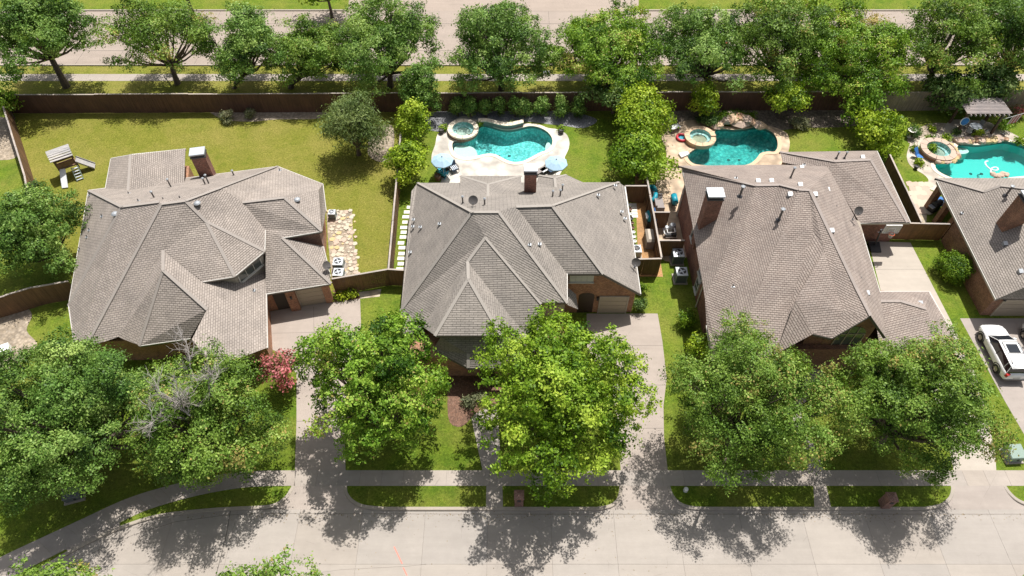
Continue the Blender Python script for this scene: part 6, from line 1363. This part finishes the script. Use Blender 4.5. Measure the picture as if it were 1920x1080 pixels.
# ------------------------------------------------------------------ cars
def car(label, px, py, rz=0):
    c = P(px, py); t = thing('parked_car', label, 'car', (c.x, c.y, .01), rz)
    # stations from rear (y=-2.45) to front (+2.45): y, half width at sill, at belt, belt z, low z
    S = [(-2.47, .80, .82, .88, .48), (-2.38, .90, .93, 1.0, .36), (-2.0, .95, .98, 1.06, .30), (-1.2, .97, 1.0, 1.05, .28), (0, .97, 1.0, 1.02, .28), (.9, .97, 1.0, 1.0, .28), (1.3, .97, .99, 1.0, .28), (1.9, .95, .96, .95, .30), (2.25, .88, .88, .86, .36), (2.45, .72, .70, .74, .46)]
    vs = []; fs = []
    for y, ws, wb, zb, zl in S:
        prof = [(-ws*.9, zl), (-ws, zl+.14), (-wb, zl+(zb-zl)*.6), (-wb*.97, zb-.05), (-wb*.9, zb+.01), (-wb*.5, zb+.05), (0, zb+.065), (wb*.5, zb+.05), (wb*.9, zb+.01), (wb*.97, zb-.05), (wb, zl+(zb-zl)*.6), (ws, zl+.14), (ws*.9, zl)]
        vs += [(x, y, z) for x, z in prof]
    n = 13
    for i in range(len(S)-1): fs += [(i*n+k, i*n+k+1, (i+1)*n+k+1, (i+1)*n+k)[::-1] for k in range(n-1)] + [(i*n+n-1, i*n, (i+1)*n, (i+1)*n+n-1)]
    fs += [tuple(range(n)), tuple((len(S)-1)*n+k for k in range(n))[::-1]]
    MB().add(vs, [f[::-1] for f in fs]).build('body', 'car_white', t, smooth=True)
    # greenhouse
    gb = [(-2.30, .86, 1.02), (-1.9, .90, 1.06), (.65, .90, 1.03), (1.28, .80, 1.02)]; gt = [(-2.02, .66, 1.60), (-1.75, .70, 1.68), (-.05, .70, 1.70), (.30, .66, 1.64)]
    def strip(lo, hi, f0, f1):
        A = [(x*(s), y, z) for (y, x, z) in lo for s in (1,)]; return A
    gv = [(s*x, y, z) for s in (-1, 1) for (y, x, z) in gb] + [(s*x, y, z) for s in (-1, 1) for (y, x, z) in gt]
    # idx: lower left 0-3, lower right 4-7, upper left 8-11, upper right 12-15
    gf = [(0, 8, 9, 1), (1, 9, 10, 2), (2, 10, 11, 3), (4, 5, 13, 12), (5, 6, 14, 13), (6, 7, 15, 14), (0, 4, 12, 8), (3, 11, 15, 7)]
    MB().add(gv, gf).build('windows', 'car_glass', t)
    rv = [(s*x*k, y, z+dz) for (k, dz) in ((1.02, .0), (.86, .05), (0, .075)) for s in (-1, 1) for (y, x, z) in [(-2.2, .66, 1.54), (-1.75, .76, 1.66), (-.05, .75, 1.69), (.40, .69, 1.61)]]
    rf = [(0, 1, 9, 8), (1, 2, 10, 9), (2, 3, 11, 10), (5, 4, 12, 13), (6, 5, 13, 14), (7, 6, 14, 15), (8, 9, 17, 16), (9, 10, 18, 17), (10, 11, 19, 18), (13, 12, 16, 17), (14, 13, 17, 18), (15, 14, 18, 19), (0, 8, 16), (4, 16, 12), (3, 19, 11), (7, 15, 19)]
    MB().add(rv, [f[::-1] for f in rf]).build('roof_panel', 'car_white', t, smooth=True)
    pl = MB(); dk = MB()
    for s in (-1, 1):
        for a, b in (((.82*s, 1.27, 1.02), (.67*s, .30, 1.65)), ((.88*s, -2.24, 1.04), (.68*s, -1.98, 1.62)), ((.905*s, -1.75, 1.05), (.70*s, -1.62, 1.68))): pl.beam(a, b, .045, .03)
        for a, b in (((.912*s, -.45, 1.03), (.712*s, -.45, 1.69)), ((.90*s, .62, 1.02), (.71*s, .0, 1.68))): dk.beam(a, b, .05, .03)
    pl.build('pillar', 'car_white', t); dk.build('door_pillar', 'car_black', t)
    for y in (-.35, .0): MB().box((0, y-.22, 1.768-.01*abs(y)), (.86, .52 if y < -.1 else .3, .02)).build('sunroof', 'car_glass', t)
    for s in (-1, 1):
        MB().tube([(s*.60, -1.85, 1.72), (s*.62, -1.7, 1.79), (s*.62, -.1, 1.81), (s*.60, .1, 1.74)], .022, 6).build('roof_rail', 'car_black', t)
        MB().add([(s*.98, .86, 1.02), (s*1.2, .80, 1.0), (s*1.2, .92, 1.02), (s*.98, 1.0, 1.04), (s*.98, .86, 1.16), (s*1.18, .80, 1.16), (s*1.18, .92, 1.15), (s*.98, 1.0, 1.15)], [(0, 1, 5, 4), (1, 2, 6, 5), (2, 3, 7, 6), (4, 5, 6, 7), (3, 2, 1, 0)]).build('side_mirror', 'car_white', t)
        MB().box((s*.78, -2.36, .92), (.30, .20, .26), -s*.35).build('tail_lamp', 'lamp_red', t); MB().box((s*.72, 2.28, .72), (.34, .2, .14), -s*.5).build('headlight', 'acrylic', t)
        for y in (-1.45, 1.5):
            wh = MB().tube([(s*.80, y, .37), (s*1.0, y, .37)], .37, 20).build('wheel', 'tyre', t)
            rm = MB(); rm.tube([(s*.995, y, .37), (s*1.012, y, .37)], .20, 16)
            for k in range(5): a = 2*math.pi*k/5; rm.beam((s*1.015, y, .37), (s*1.015, y+.25*math.cos(a), .37+.25*math.sin(a)), .06, .03)
            rm.build('rim', 'rim', wh)
            MB().tube([(s*.985, y+.46*math.cos(a), .40+.46*math.sin(a)) for a in [math.pi*k/10 for k in range(11)]], .045, 5).build('wheel_arch', 'car_black', t)
    for y in (-.9, .15): MB().tube([(-.62, y, 1.80), (0, y, 1.815), (.62, y, 1.80)], .02, 5).build('cross_bar', 'car_black', t)
    MB().box((0, -2.49, .66), (.52, .03, .13)).build('number_plate', 'acrylic', t); MB().box((0, -2.45, .42), (1.5, .12, .14)).build('rear_bumper', 'vent_grey', t)
    MB().tube([(-.4, -1.9, 1.73), (-.4, -1.95, 1.8)], .02, 5).build('antenna', 'car_black', t)
    return t
car('white sport utility car with dark roof windows in front of the garage', 1871, 667, rad(-1))
car('white car on the same driveway, mostly beyond the white sport utility car', 1953, 662, rad(-1))
car('white car on the back road glimpsed between oaks', 1318, 88, rad(90))

# ------------------------------------------------------------------ fallen leaves
rng = np.random.default_rng(77); NL = 1050
lx = np.concatenate([rng.uniform(-30, 38, 900), rng.normal(0, 9, 150)]); ly = np.concatenate([P(960, 958).y - np.abs(rng.normal(0, .25, 900)) - .1, rng.uniform(11, 17, 150)])
lit = bpy.data.objects.new('fallen_leaves', None); cz = np.stack([lx, ly, np.full(NL, -.108)], 1)
COL.objects.link(lit); lo_ = leaves('fallen_leaves', None, cz, np.tile([0, 0, 1.], (NL, 1)), 'leaf_litter', .07, 1, .001, 78, 0, .6, rng.uniform(0, 1, NL)); bpy.data.objects.remove(lit); lo_['kind'] = 'stuff'
for o in bpy.data.objects:
    if '_abs' in o: del o['_abs']
